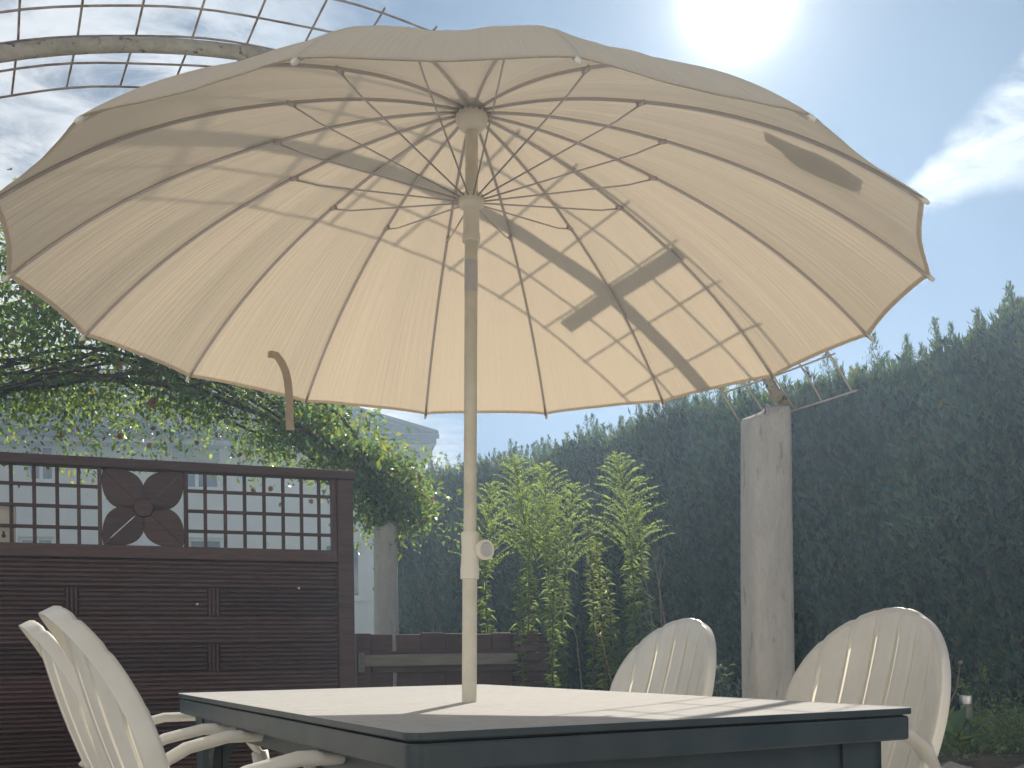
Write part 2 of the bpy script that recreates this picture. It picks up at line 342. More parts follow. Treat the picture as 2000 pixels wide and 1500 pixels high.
w = MB()
for a, bb in zip(us[:-1], us[1:]):
    for c, d in zip(zs[:-1], zs[1:]):
        um, zm = (a + bb) / 2, (c + d) / 2
        if any(r[0] < um < r[1] and r[2] < zm < r[3] for r in rects): continue
        w.add([(a, 0, c), (bb, 0, c), (bb, 0, d), (a, 0, d)], [(0, 1, 2, 3)])
for u0, u1, z0, z1, s_ in rects:                 # reveals
    w.add([(u0, 0, z0), (u1, 0, z0), (u1, 0, z1), (u0, 0, z1), (u0, .14, z0), (u1, .14, z0), (u1, .14, z1), (u0, .14, z1)], [(0, 4, 5, 1), (1, 5, 6, 2), (2, 6, 7, 3), (3, 7, 4, 0)])
w.add([(-W_, 0, -.1), (0, 0, -.1), (0, D_, -.1), (-W_, D_, -.1), (-W_, 0, ZE), (0, 0, ZE), (0, D_, ZE), (-W_, D_, ZE)], [(1, 2, 6, 5), (2, 3, 7, 6), (3, 0, 4, 7)])
w.build('wall', M['plaster'], house)
for u0, u1, z0, z1, shf in rects:
    f = MB(); t = 0.07
    f.box((u0, .09, z0), (u0 + t, .14, z1)).box((u1 - t, .09, z0), (u1, .14, z1)).box((u0 + t, .09, z0), (u1 - t, .14, z0 + t)).box((u0 + t, .09, z1 - t), (u1 - t, .14, z1)).box(((u0 + u1) / 2 - .04, .088, z0 + t), ((u0 + u1) / 2 + .04, .139, z1 - t))
    wf = f.build('window', M['white_paint'], house)
    MB().box((u0 + t, .115, z0 + t), ((u0 + u1) / 2 - .04, .125, z1 - t)).build('pane', M['glass'], wf)
    MB().box(((u0 + u1) / 2 + .04, .115, z0 + t), (u1 - t, .125, z1 - t)).build('pane', M['glass'], wf)
    MB().box((u0 - .08, -.07, z0 - .07), (u1 + .08, .09, z0 - .002)).build('sill', M['white_paint'], wf)
    if shf:
        k = 11; hh = (z1 - z0) * shf / k
        for i in range(k): MB().box((u0 + .01, .035 + .004 * (i % 2), z1 - (i + 1) * hh + .008), (u1 - .01, .07, z1 - i * hh)).build('shutter_slat', M['shutter'], wf)
        MB().box((u0 - .12, -.03, z1 - .02), (u1 + .12, .03, z1 + .05)).build('lintel', M['shutter'], wf)
OV = 0.68; RP = math.tan(R_(27)); RZ = ZE + 0.02
x0, x1, y0, y1 = -W_ - OV, OV, -OV, D_ + OV; hd = (y1 - y0) / 2
MB().box((x0 + .1, y0 + .1, RZ - .10), (x1 - .1, y1 - .1, RZ)).build('soffit', M['soffit'], house)
MB().box((x0, y0, RZ + .003), (x1, y1, RZ + .20)).build('fascia', M['fascia'], house)
rf = MB().add([(x0, y0, RZ + .2), (x1, y0, RZ + .2), (x1, y1, RZ + .2), (x0, y1, RZ + .2), (x0 + hd, y0 + hd, RZ + .2 + hd * RP), (x1 - hd, y0 + hd, RZ + .2 + hd * RP)],
     [(0, 1, 5, 4), (1, 2, 5), (2, 3, 4, 5), (3, 0, 4)]).build('roof', M['roof_tile'], house)
for k in range(9):                               # courses of tiles on the two slopes that face the garden
    a = k * .34; zz = RZ + .2 + a * RP; n_ = Vector((0, -math.sin(R_(27)), math.cos(R_(27))))
    P = []; cnt = int((x1 - x0 - 2 * a) / .06)
    lo, hi = [], []
    for i in range(cnt + 1):
        x = x1 - a - (x1 - x0 - 2 * a) * i / cnt; bmp = .035 + .022 * math.sin(i * math.pi * .5)
        lo.append((x, y0 + a - .03, zz + bmp)); hi.append((min(max(x, x0 + a + .34), x1 - a - .34), y0 + a + .35, zz + .35 * RP + bmp * .5))
    MB().grid([lo, hi]).build('tile_course', M['roof_tile'], rf)
    lo, hi = [], []; cnt = int((y1 - y0 - 2 * a) / .06)
    for i in range(cnt + 1):
        y = y0 + a + (y1 - y0 - 2 * a) * i / cnt; bmp = .035 + .022 * math.sin(i * math.pi * .5)
        lo.append((x1 - a + .03, y, zz + bmp)); hi.append((x1 - a - .35, min(max(y, y0 + a + .34), y1 - a - .34), zz + .35 * RP + bmp * .5))
    MB().grid([hi, lo]).build('tile_course', M['roof_tile'], rf)
MB().tube([(x1, y0, RZ + .24), (x1 - hd, y0 + hd, RZ + .24 + hd * RP)], .09, 8).build('hip_ridge', M['roof_tile'], rf)
MB().tube([(x0, y0 - .05, RZ + .17), (x1 + .06, y0 - .05, RZ + .17)], .06, 8).build('gutter', M['fascia'], house)

# ---------------------------------------------------------------- house wall added unseen behind the viewer to bounce sunlight as fill
fill_home = thing('fill_house', 'added white house wall with glazed door, unseen behind the viewer, reflecting fill light', 'house', (0, -4.1, 0))
ops = [(-4.6, -3.2, .9, 2.2), (-1.1, 1.3, .02, 2.2), (3.0, 4.4, .9, 2.2), (-4.6, -3.2, 3.6, 4.9), (-.6, .8, 3.6, 4.9), (3.0, 4.4, 3.6, 4.9)]
us = sorted({-7.5, 7.5, *[r[0] for r in ops], *[r[1] for r in ops]}); zs = sorted({-.05, 5.6, *[r[2] for r in ops], *[r[3] for r in ops]}); w = MB()
for a, bb in zip(us[:-1], us[1:]):
    for c, d in zip(zs[:-1], zs[1:]):
        if not any(r[0] < (a + bb) / 2 < r[1] and r[2] < (c + d) / 2 < r[3] for r in ops): w.box((a, -.3, c), (bb, 0, d))
w.build('wall', M['white_render'], fill_home)
for u0, u1, z0, z1 in ops:
    f = MB().box((u0, -.14, z0), (u0 + .07, -.08, z1)).box((u1 - .07, -.14, z0), (u1, -.08, z1)).box((u0 + .07, -.14, z0), (u1 - .07, -.08, z0 + .07)).box((u0 + .07, -.14, z1 - .07), (u1 - .07, -.08, z1)).box(((u0 + u1) / 2 - .04, -.139, z0 + .07), ((u0 + u1) / 2 + .04, -.081, z1 - .07)).build('door_frame' if z0 < .1 else 'window', M['white_paint'], fill_home)
    for a, b_ in ((u0 + .07, (u0 + u1) / 2 - .04), ((u0 + u1) / 2 + .04, u1 - .07)): MB().box((a, -.115, z0 + .07), (b_, -.105, z1 - .07)).build('pane', M['glass'], f)
MB().add([(-8, .6, 5.5), (8, .6, 5.5), (8, -4, 8.2), (-8, -4, 8.2), (-8, .6, 5.62), (8, .6, 5.62), (8, -4, 8.32), (-8, -4, 8.32)], [(0, 3, 2, 1), (4, 5, 6, 7), (0, 1, 5, 4), (1, 2, 6, 5), (2, 3, 7, 6), (3, 0, 4, 7)]).build('roof', M['roof_tile'], fill_home)

# ---------------------------------------------------------------- thuja hedge
h0 = Vector((3.9, 5.5, ZB)); h1 = Vector((-1.66, 13.62, ZB))
hdv = (h1 - h0); HL = hdv.length; hdv.normalize(); hnn = Vector((-hdv.y, hdv.x, 0))
if hnn.dot(Vector((-1, -0.3, 0))) < 0: hnn = -hnn
hedge = thing('thuja_hedge', 'tall clipped thuja hedge with ragged upright tips behind the concrete column', 'hedge', h0)
HH = 2.50
def hbump(s, z): return 0.07 * np.sin(s * 2.1 + 1) * np.sin(z * 1.7 + s) + 0.05 * np.sin(s * 5.3 + z * 3.1) + 0.04 * np.sin(s * 11.0 - z * 5) + 0.025 * np.sin(s * 23 + z * 9) * np.sin(z * 14)
def htop(s): return HH + 0.05 * np.sin(s * 1.7) + 0.04 * np.sin(s * 4.1 + 2) - 0.25 * np.clip((s - HL + 0.9) / 0.9, 0, 1) ** 2 + 0.010 * s
sv = np.linspace(-3.0, HL, 84); zv = np.linspace(0, 1, 22)
P = []
for s in sv:
    row = []
    for q in zv:
        z = q * (htop(s) - 0.10); dd = hbump(s, z) - 0.10 - 0.35 * max(0, q - 0.93) / 0.07 * 0.3
        p = hdv * s + hnn * dd; row.append((p.x, p.y, z))
    for q in (0.5, 1.0):
        p = hdv * s - hnn * (0.15 + 0.85 * q); row.append((p.x, p.y, (htop(s) - 0.12)))
    p = hdv * s - hnn * 1.0; row.append((p.x, p.y, 0)); P.append(row)
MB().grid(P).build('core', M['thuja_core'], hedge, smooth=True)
n = 62000
s = rng.uniform(-3.0, HL + 0.05, n); z = rng.uniform(0, 1, n); tz = htop(s); z = z * tz
d = hbump(s, z) + rng.normal(0, 0.05, n) - 0.06 - np.clip((z / tz - 0.95) / 0.05, 0, 1) * rng.uniform(0, 0.9, n)
hv, hn = np.array(hdv), np.array(hnn)
pos = hv * s[:, None] + hn * d[:, None]; pos[:, 2] = z
dirs = np.array([0, 0, 1.0]) * rng.uniform(0.5, 1.2, (n, 1)) + hn * rng.uniform(0.0, 0.8, (n, 1)) + hv * rng.normal(0, 0.45, (n, 1)) + rng.normal(0, .12, (n, 3))
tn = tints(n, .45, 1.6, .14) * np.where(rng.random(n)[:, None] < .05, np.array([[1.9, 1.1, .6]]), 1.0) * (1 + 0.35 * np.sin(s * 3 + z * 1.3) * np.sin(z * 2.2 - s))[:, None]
allp, alld, alll, allw, allt = [pos], [dirs], [rng.uniform(.05, .12, n)], [rng.uniform(.012, .026, n)], [tn]
for k in (-1, 1):                                # fan each spray into three
    dd = dirs + hv * (0.45 * k) + rng.normal(0, .15, (n, 3)); allp.append(pos + dirs * 0.012); alld.append(dd); alll.append(rng.uniform(.03, .08, n)); allw.append(rng.uniform(.010, .02, n)); allt.append(tn * rng.uniform(.8, 1.2, (n, 1)))
nt_ = 420                                        # loose leading shoots that stand above the cut
for k in range(nt_):
    s0 = rng.uniform(-3.0, HL); dp = rng.uniform(-0.8, -0.02); ht = rng.uniform(.06, .27) * (1.0 if rng.random() < .5 else .55); m = int(140 + 420 * ht)
    q = rng.uniform(0, 1, m); lean = rng.normal(0, .08, 2)
    pp = hv * (s0 + lean[0] * q * ht)[:, None] + hn * (dp + lean[1] * q * ht)[:, None]; spread = 0.075 * (1 - q) ** 1.1 * (ht / .3) + .004
    pp = pp + hv * (rng.normal(0, 1, m) * spread)[:, None] + hn * (rng.normal(0, 1, m) * spread)[:, None]; pp[:, 2] = htop(s0) - .12 + q * (ht + .1)
    dd = np.array([0, 0, 1.0]) * rng.uniform(.7, 1.3, (m, 1)) + rng.normal(0, .4, (m, 3))
    allp.append(pp); alld.append(dd); alll.append(rng.uniform(.018, .045, m)); allw.append(rng.uniform(.004, .009, m)); allt.append(tints(m, .7, 1.5, .15))
P_, D2, L2, W2, T2 = (np.concatenate(a) for a in (allp, alld, alll, allw, allt))
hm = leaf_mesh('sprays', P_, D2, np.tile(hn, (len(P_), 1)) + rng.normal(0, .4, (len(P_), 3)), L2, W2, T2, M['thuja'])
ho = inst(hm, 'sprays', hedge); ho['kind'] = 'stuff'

# ---------------------------------------------------------------- pergola: columns and arches
AR, AU, AZC = 2.33, -1.77, 0.29                  # radius, centre along the span, centre height
footA = at(1522, 770, 4.0); footA.z = 0
STEP = 4.05
def column_mesh(seed):
    rr = random.Random(seed); m = MB(); n = 28; P = []
    ks = [0, .03, .25, .5, .8, 1.1, 1.35, 1.52, 1.66, 1.71, 1.73, 1.73]
    for i, z in enumerate(ks):
        row = []
        for j in range(n + 1):
            a = 2 * math.pi * (j % n) / n
            # squarish shaft with rounded edges, a little thicker at the foot
            e = 1.0 / (abs(math.cos(a)) ** 4 + abs(math.sin(a)) ** 4) ** 0.25
            r = 0.080 * e * (1.10 - 0.055 * z) * (1 + 0.018 * math.sin(3 * a + z * 4 + seed) + rr.uniform(-.008, .008))
            if i == 9: r *= .985
            if i == 10: r *= .93
            if i == 11: r *= .02
            zz = z + (0.0 if i < 8 else 0.012 * math.cos(a) + 0.02 * math.sin(a + 1))
            row.append((r * math.cos(a), r * math.sin(a), zz))
        P.append(row)
    return m.grid([list(r) for r in P]).mesh('concrete_column', M['concrete'], True)
labs = {('A', 'r'): 'weathered grey concrete column with open mesh arch, beside the white chairs', ('B', 'r'): 'stained concrete column under the rose arch, beside the brown screen',
        ('A', 'l'): 'concrete column carrying the far end of the bare arch', ('B', 'l'): 'concrete column carrying the far end of the rose arch'}
for nm, off in (('A', 0.0), ('B', STEP)):
    for side_ in ('r', 'l'):
        p = footA + EY * off + EX * (0.0 if side_ == 'r' else 2 * AU) + EX * (-0.088 if side_ == 'r' else 0.088) + EY * (-0.02)
        o = bpy.data.objects.new('concrete_column', column_mesh(3 if nm == 'A' else 8)); C.objects.link(o); o.location = p; o.rotation_euler = (0, 0, DIRA - .25)
        if nm == 'B': o.scale = (1, 1, 1.02)
        tag(o, labs[(nm, side_)], 'column', 'pergola columns')
TH0 = math.asin(-AU / AR)
def arcp(th, dr=0.0, w=0.0):                     # local arch coordinates: x along the span, y along the pergola, z up
    return Vector((AU + (AR + dr) * math.sin(th), w, AZC + (AR + dr) * math.cos(th)))
def arch(label, off, wm):
    t = thing('pergola_arch', label, 'arch', footA + EY * off, DIRA, 'steel pergola arches')
    pts = [(0.012, 0, 1.60), (0.012, 0, 1.70), (0.008, 0, 1.77)] + [arcp(TH0 - (2 * TH0) * i / 48) for i in range(1, 48)] + [(2 * AU - .008, 0, 1.77), (2 * AU - .012, 0, 1.70), (2 * AU - .012, 0, 1.60)]
    MB().tube(pts, .0205, 12, up=(0, 1, 0)).build('tube', M['rust_pipe'], t, smooth=True)
    e = TH0 + 0.035
    for k, wv in enumerate((-.30, -.15, 0, .15, .30)):
        pts = [arcp(e - 2 * e * i / 60, .0255 + .002 * math.sin(i * .9 + k), wv + .003 * math.sin(i * .55 + k * 2)) for i in range(61)]
        MB().tube(pts[:15], .0034, 6, up=(0, 1, 0)).build('long_wire', wm, t, smooth=True); MB().tube(pts[14:], .0034, 6, up=(0, 1, 0)).build('long_wire', M['dark_wire'], t, smooth=True)  # upper run rustier and darker, its backlit look put into the colour
    nw = int(2 * e * AR / .15); me = None
    for i in range(nw + 1):
        th = e - 2 * e * i / nw
        MB().tube([arcp(th, .033, -.315), arcp(th + .002, .031, 0), arcp(th, .033, .315)], .0034, 6).build('cross_wire', wm if th > .5 else M['dark_wire'], t, smooth=True)
    th = math.asin((-0.62 - AU) / AR)
    m = MB(); q = [arcp(th - .009, .045, -.26), arcp(th + .009, .045, -.26), arcp(th + .009, .045, .26), arcp(th - .009, .045, .26), arcp(th - .009, .062, -.26), arcp(th + .009, .062, -.26), arcp(th + .009, .062, .26), arcp(th - .009, .062, .26)]
    m.add(q, [(0, 3, 2, 1), (4, 5, 6, 7), (0, 1, 5, 4), (1, 2, 6, 5), (2, 3, 7, 6), (3, 0, 4, 7)]).build('cross_bar', M['rust_pipe'], t)
    MB().tube([(-.03, 0, 1.815), (.01, 0, 1.79), (.02, 0, 1.76)], .026, 10).build('socket', M['rust_pipe'], t, smooth=True)
    return t
archA = arch('bare rusty steel arch with square wire mesh curving over the parasol', 0.0, M['pale_wire'])
archB = arch('steel arch with wire mesh buried under the climbing rose', STEP, M['dark_wire'])

# ---------------------------------------------------------------- climbing rose on the far arch
rose = thing('climbing_rose', 'climbing rose with pink blooms covering the far arch', 'climbing rose', footA + EY * STEP, DIRA)
def arc_z(u): return AZC + math.sqrt(max(AR * AR - (u - AU) ** 2, 0.01))
m = MB()
for k in range(9):
    w0 = rng.uniform(-.25, .25); pts = []
    for i in range(26):
        th = TH0 - 2 * TH0 * i / 25 * rng.uniform(.96, 1.0); p = arcp(th, .06 + .10 * math.sin(i * .5 + k), w0 + .18 * math.sin(i * .37 + k * 1.7)); pts.append(p)
    if k < 2: pts = [Vector((-.06 - .05 * k, .16, 0.0)), Vector((-.05 - .05 * k, .13, .8)), Vector((-.05 - .04 * k, .12, 1.5)), Vector((-.03, .10, 1.78))] + pts[1:]
    m.tube(pts, [.011] * len(pts), 6)
m.build('canes', M['bark'], rose, smooth=True)
lp, ld, ll, lw, lt = [], [], [], [], []
def spray_leaves(c, n, rad, zf=1.0, size=(.022, .065), tint=(.55, 1.5), bias=-.2):
    p = np.asarray(c) + rng.normal(0, 1, (n, 3)) * rad * np.array([1, 1, zf]); lp.append(p); ld.append(rand_dirs(n, bias)); l = rng.uniform(*size, n); ll.append(l); lw.append(l * rng.uniform(.42, .6, n)); lt.append(tints(n, tint[0], tint[1], .18))
for k in range(1450):                            # the mound: most of it on and above the arch, thinning towards its right end
    u = rng.uniform(-3.5, 0.16); f = max(0.0, (u + 1.0))                        # f grows towards the column
    w0 = rng.normal(0, .36 if u < -.5 else .20); up_ = rng.uniform(-.06, .95) if u < -.9 else rng.uniform(-.16, .40) * (1 - .35 * f)
    z0 = arc_z(min(u, -.02)) + up_ + .05 * math.sin(u * 5)
    if abs(w0 + .3) < .24 and abs(up_ + .08) < .10 and u < -1.2: continue       # leave the tube in view from below
    spray_leaves((u, w0, z0), int(rng.uniform(14, 26)), rng.uniform(.05, .12), .8)
for k in range(170):                             # curtains hanging behind the arch
    u = rng.uniform(-3.4, -.65); dropl = (rng.uniform(.02, .20) if k > 30 else rng.uniform(.3, .62)) * (0.85 + .3 * math.sin(u * 3.1 + 1)); w0 = rng.uniform(-.15, .6); z0 = arc_z(u) - rng.uniform(-.05, .08)
    for q in np.linspace(0, 1, int(4 + dropl * 10)):
        spray_leaves((u + .06 * math.sin(q * 4 + k), w0, z0 - q * dropl), int(rng.uniform(5, 10)), .045, 1.0, (.022, .05), (.7, 1.7), -.7)
for k in range(60):                              # loose shoots round the column head
    a = Vector((rng.uniform(-.35, .12), rng.uniform(-.2, .2), rng.uniform(1.95, 2.35))); dv = Vector((rng.uniform(-.1, .75), rng.uniform(-.3, .3), rng.uniform(-.5, .25)))
    for q in np.linspace(0, 1, 6): 
        c = a + dv * q * .48 + Vector((0, 0, -.10 * q * q)); spray_leaves(c, 5, .04, 1, (.03, .06), (.8, 1.7))
P_, D2, L2, W2, T2 = (np.concatenate(a) for a in (lp, ld, ll, lw, lt))
lo_ = inst(leaf_mesh('foliage', P_, D2, rand_dirs(len(P_), .8), L2, W2, T2, M['rose_leaf'], .2, .15), 'foliage', rose); lo_['kind'] = 'stuff'
def bloom_mesh(mat, seed, open_=1.0):
    rr = random.Random(seed); m = MB()
    for ring, (cnt, r, tilt) in enumerate(((6, 1.0, .35), (5, .72, .75), (4, .42, 1.15))):
        for i in range(cnt):
            a = 2 * math.pi * (i + rr.uniform(-.2, .2)) / cnt + ring; t = tilt / open_; rw = r * .62
            o = Vector((math.cos(a), math.sin(a), 0)); s_ = Vector((-math.sin(a), math.cos(a), 0)); u_ = o * math.cos(t) + Vector((0, 0, 1)) * math.sin(t)
            m.add([(0, 0, 0), u_ * r * .55 + s_ * rw * .55, u_ * r * .95 + s_ * rw * .35 + Vector((0, 0, .08)), u_ * r, u_ * r * .95 - s_ * rw * .35 + Vector((0, 0, .08)), u_ * r * .55 - s_ * rw * .55], [(0, 1, 2, 3), (0, 3, 4, 5)])
    return m.mesh('bloom', mat)
bm_p = [bloom_mesh(M['petal'], i) for i in range(3)]; bm_d = [bloom_mesh(M['dead_bloom'], 9 + i, .8) for i in range(3)]
Minv = (Matrix.Translation(footA + EY * STEP) @ Matrix.Rotation(DIRA, 4, 'Z')).inverted()
pink = [(45, 555), (65, 595), (228, 712), (300, 728), (315, 722), (322, 735), (310, 742), (225, 640), (14, 520), (300, 788), (645, 815), (835, 975), (848, 985), (800, 965), (815, 995), (30, 655), (640, 838)]
dead = [(5, 905), (95, 912), (40, 948), (300, 838), (165, 868), (290, 870), (355, 875), (235, 852), (385, 865), (150, 840), (497, 958), (530, 955), (608, 980), (470, 890), (250, 905), (818, 930), (800, 915), (120, 850), (75, 880), (420, 850), (545, 985), (330, 860), (205, 858)]
for lst, ms_, sz in ((pink, bm_p, .044), (dead, bm_d, .026)):
    for i, (x, y) in enumerate(lst):
        Yd = 7.45 - (420 - x) * .0009 * 2.0 if ms_ is bm_d else (7.0 - (420 - x) * .0018)
        q = Minv @ at(x, y, Yd); inst(ms_[i % 3], 'bloom', rose, q, (rng.uniform(1.0, 1.9), rng.uniform(-.5, .5), rng.uniform(0, 6)), (sz * rng.uniform(.8, 1.2),) * 3)

# ---------------------------------------------------------------- brown privacy screen with lattice and flower
ZF = 1.80
fr = on_z(686, 921.5, ZF); fl = on_z(0, 884.7, ZF); fdir = Vector((fr.x - fl.x, fr.y - fl.y, 0)).normalized(); FA = math.atan2(fdir.y, fdir.x)
screen = thing('privacy_screen', 'reddish brown wooden privacy screen with lattice top and cut-out flower', 'screen', (fr.x, fr.y, 0), FA)
fn_ = Vector((-fdir.y, fdir.x, 0))
def f_uz(px, py):
    d = ray(px, py); t = Vector((fr.x, fr.y, 0)).dot(fn_) / Vector((d.x, d.y, 0)).dot(fn_); q = d * t
    return (Vector((q.x, q.y, 0)) - Vector((fr.x, fr.y, 0))).dot(fdir), q.z + CZ
UL = f_uz(-420, 1000)[0]
def fbox(name, u0, u1, z0, z1, y0, y1, bev=.004, mat='stain_wood', par=None):
    return MB().box((u0, y0, z0), (u1, y1, z1)).build(name, M[mat], par or screen, bevel=bev)
zt = ZF; zt2 = f_uz(640, 937)[1]; zl = f_uz(500, 1072)[1]; zl2 = f_uz(500, 1096)[1]
up0 = f_uz(657, 1000)[0]
fbox('post', up0, 0, 0, zt2 - .002, -.035, .035)
fbox('post', UL, UL + .08, 0, zt2 - .002, -.035, .035)
fbox('top_rail', UL - .02, .012, zt2, zt, -.042, .042, .008)
fbox('middle_rail', UL + .08, up0 - .002, zl2, zl, -.028, .028)
ufl, ufr = f_uz(199, 990)[0], f_uz(359, 990)[0]
mid_bars = [(191, 199), (359, 367)]
for a, b_ in mid_bars: fbox('lattice_post', f_uz(a, 990)[0], f_uz(b_, 990)[0], zl, zt2, -.018, .018, .003)
fbox('lattice_post', up0 - .03, up0 - .002, zl, zt2, -.018, .018, .003)
vx = [22, 67, 112, 154, 401, 440, 478, 516, 553, 589, 623]
vx = [22 - 45.5 * k for k in range(8, 0, -1)] + vx
for x in vx:
    u = f_uz(x, 990)[0]; fbox('lattice_bar', u - .0085, u + .0085, zl, zt2, -.002, .012, .002)
ul_, ur_ = f_uz(191, 990)[0], f_uz(367, 990)[0]
for k, yy in enumerate((948, 989, 1030)):
    zk = f_uz(112, yy)[1]
    fbox('lattice_bar', UL + .08, ul_, zk - .0085, zk + .0085, -.014, -.003, .002)
    fbox('lattice_bar', ur_, up0 - .03, zk - .0085, zk + .0085, -.014, -.003, .002)
# flower of four petals
cu, czz = (ufl + ufr) / 2, (zl + zt2) / 2; hw, hh_ = (ufr - ufl) / 2, (zt2 - zl) / 2
for sx_, sz_ in ((-1, 1), (1, 1), (-1, -1), (1, -1)):
    tip = Vector((sx_ * hw * .97, sz_ * hh_ * .97)); ln = tip.length; dx = tip.normalized(); nx = Vector((-dx.y, dx.x))
    out_ = [(t, .355 * ln * math.sin(math.pi * t ** .95) ** .8) for t in np.linspace(0.06, 1, 14)]
    for sg in (1, -1):                           # two halves with a fine split along the vein
        poly = [dx * (t * ln) + nx * (sg * (.0032 if (.25 < t < .8 and sx_ < 0 and sz_ < 0) else .0009)) for t, w_ in out_] + [dx * (t * ln) + nx * (sg * max(w_, .002)) for t, w_ in reversed(out_)]
        if sg < 0: poly = poly[::-1]
        MB().prism([(p.x, p.y) for p in poly], -.012, .012, lambda a, c, d: (cu + a, d, czz + c)).build('petal', M['stain_wood'], screen)
MB().lathe([(.030, -.03), (.043, -.026), (.045, -.018), (.045, .018), (.04, .022)], 24, Matrix.Translation((cu, 0, czz)) @ Matrix.Rotation(R_(-90), 4, 'X')).build('flower_centre', M['stain_wood'], screen, smooth=True, angle=35)
# ribbed boards: every second row is broken by short upright pieces
def ribbed(u0, u1, z0, z1, vert=False, nr=6):
    m = MB(); P = []; span = (u1 - u0) if vert else (z1 - z0); 
    prof = []
    for i in range(nr):
        a = span * i / nr; b_ = span / nr; prof += [(a + b_ * .03, 0.003), (a + b_ * .30, -.008), (a + b_ * .72, -.008), (a + b_ * .97, 0.003)]
    prof = [(0, .018)] + prof + [(span, .018)]
    A = [((u0 + q, y, z0) if vert else (u0, y, z0 + q)) for q, y in prof]; B = [((u0 + q, y, z1) if vert else (u1, y, z0 + q)) for q, y in prof]
    k = len(A); m.add(A + B, [(i, i + 1, k + i + 1, k + i) if vert else (i, k + i, k + i + 1, i + 1) for i in range(k - 1)] + [tuple(range(k)), tuple(range(2 * k - 1, k - 1, -1))])
    return m.build('board', M['stain_wood'], screen)
zrow = zl2 - .004; bh = zl2 - f_uz(300, 1147)[1]; row = 0
ua, ub = UL + .082, up0 - .004
splits = [[], [f_uz(140, 1165)[0], f_uz(417, 1165)[0]], [], [f_uz(417, 1268)[0]], [], [f_uz(140, 1365)[0], f_uz(417, 1365)[0]], [], [f_uz(300, 1400)[0]], [], [f_uz(140, 1500)[0], f_uz(417, 1500)[0]]]
while zrow - bh > .03:
    z1 = zrow; z0 = zrow - bh + .004; cur = ua
    for sp in splits[row % len(splits)]:
        ribbed(cur, sp - .032, z0, z1); ribbed(sp - .029, sp + .029, z0, z1, True, 3); cur = sp + .032
    ribbed(cur, ub, z0, z1); zrow -= bh; row += 1
fbox('gap_backing', ua, ub, .05, zl2 + .012, .0185, .026, 0)  # unseen sheet added to stop light leaking between the boards
for x, y, s_ in ((385, 1180, .006), (583, 1149, .006)):  # white dots put in for light showing through small holes
    u, z = f_uz(x, y); MB().lathe([(s_, 0), (s_, .004), (s_ * .6, .006)], 12, Matrix.Translation((u, -.006, z)) @ Matrix.Rotation(R_(90), 4, 'X')).build('light_dot', M['light_spot'], screen)
# cream board hanging behind the lattice
u1_, z1_ = f_uz(30, 986); z0_ = zl + .001
bo = thing('wall_board', 'cream board with a black keyhole slot hanging behind the lattice', 'board', (fr.x + fdir.x * (u1_ - .11), fr.y + fdir.y * (u1_ - .11), 0), FA)
MB().box((-.16, .043, zl - .10), (.11, .075, z1_)).build('panel', M['cream_board'], bo, bevel=.006)
ku, kz = f_uz(6, 1043); ku = ku - (u1_ - .11)
MB().lathe([(.0095, 0), (.0095, .003)], 14, Matrix.Translation((ku, .043, kz - .004)) @ Matrix.Rotation(R_(90), 4, 'X')).build('keyhole', M['black'], bo)
MB().box((ku - .0045, .0402, kz), (ku + .0045, .0428, kz + .018)).build('keyhole_slot', M['black'], bo)

# ---------------------------------------------------------------- low garden gate beside the screen
gb = at(692, 1238, 5.72); ge = at(1062, 1242, 6.15); gd = Vector((ge.x - gb.x, ge.y - gb.y, 0)); GL = gd.length; gd.normalize(); GA = math.atan2(gd.y, gd.x)
gate = thing('garden_gate', 'low brown board gate with a pale grey latch bar beside the screen', 'gate', (gb.x, gb.y, 0), GA)
gtop = gb.z
def gbox(name, u0, u1, z0, z1, y0, y1, mat='stain_wood', bev=.004): return MB().box((u0, y0, z0), (u1, y1, z1)).build(name, M[mat], gate, bevel=bev)
gbox('post', 0.004, .085, 0, gtop + .002, -.03, .05)
u = .09; i = 0
while u < GL - .24:
    wdt = .125 if i == 0 else .135; gbox('board', u, min(u + wdt, GL - .205), .06, gtop + random.uniform(-.006, .004), .0, .02); u += wdt + (.024 if i == 0 else random.choice((.004, .006, .02))); i += 1
for zz in (gtop - .13, gtop - .215, gtop - .62):
    gbox('rail', .088, GL - .2, zz, zz + (.035 if zz > gtop - .15 else .05), -.028, -.002)
gbox('latch_bar', .03, GL - .19, gtop - .18, gtop - .115, -.062, -.030, 'grey_wood', .006)
gbox('bracket', .012, .038, gtop - .21, gtop - .10, -.075, -.031, 'grey_wood', .003)
zz = gtop - .004; k = 0
while zz > .1:
    MB().box((GL - .2, -.03, zz - .052), (GL + .012, .05, zz)).build('end_board', M['stain_wood'], gate, bevel=.006); zz -= .056

# ================================================================= objects
# ---------------------------------------------------------------- garden table
TC = Vector((-0.125, 2.494, 0)); TA = 0.4764; TW, TL = 0.4927, 0.916; TZ = 0.74
table = thing('garden_table', 'dark green grey resin garden table with a sunlit pale top', 'table', TC, TA)
def rrect(w_, l_, r, n=6):
    pts = []
    for cx, cy, a0 in ((w_ - r, l_ - r, 0), (-w_ + r, l_ - r, 90), (-w_ + r, -l_ + r, 180), (w_ - r, -l_ + r, 270)):
        for i in range(n + 1): a = R_(a0 + 90 * i / n); pts.append((cx + r * math.cos(a), cy + r * math.sin(a)))
    return pts
pole_l = Matrix.Rotation(-TA, 3, 'Z') @ (Vector(((915.5 - 1000) / F * 2.35, 2.35, 0)) - TC)
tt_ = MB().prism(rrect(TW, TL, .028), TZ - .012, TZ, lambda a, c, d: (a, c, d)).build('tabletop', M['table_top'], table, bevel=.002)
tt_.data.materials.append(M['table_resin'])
for p_ in tt_.data.polygons: p_.material_index = 0 if p_.normal.z > .5 else 1
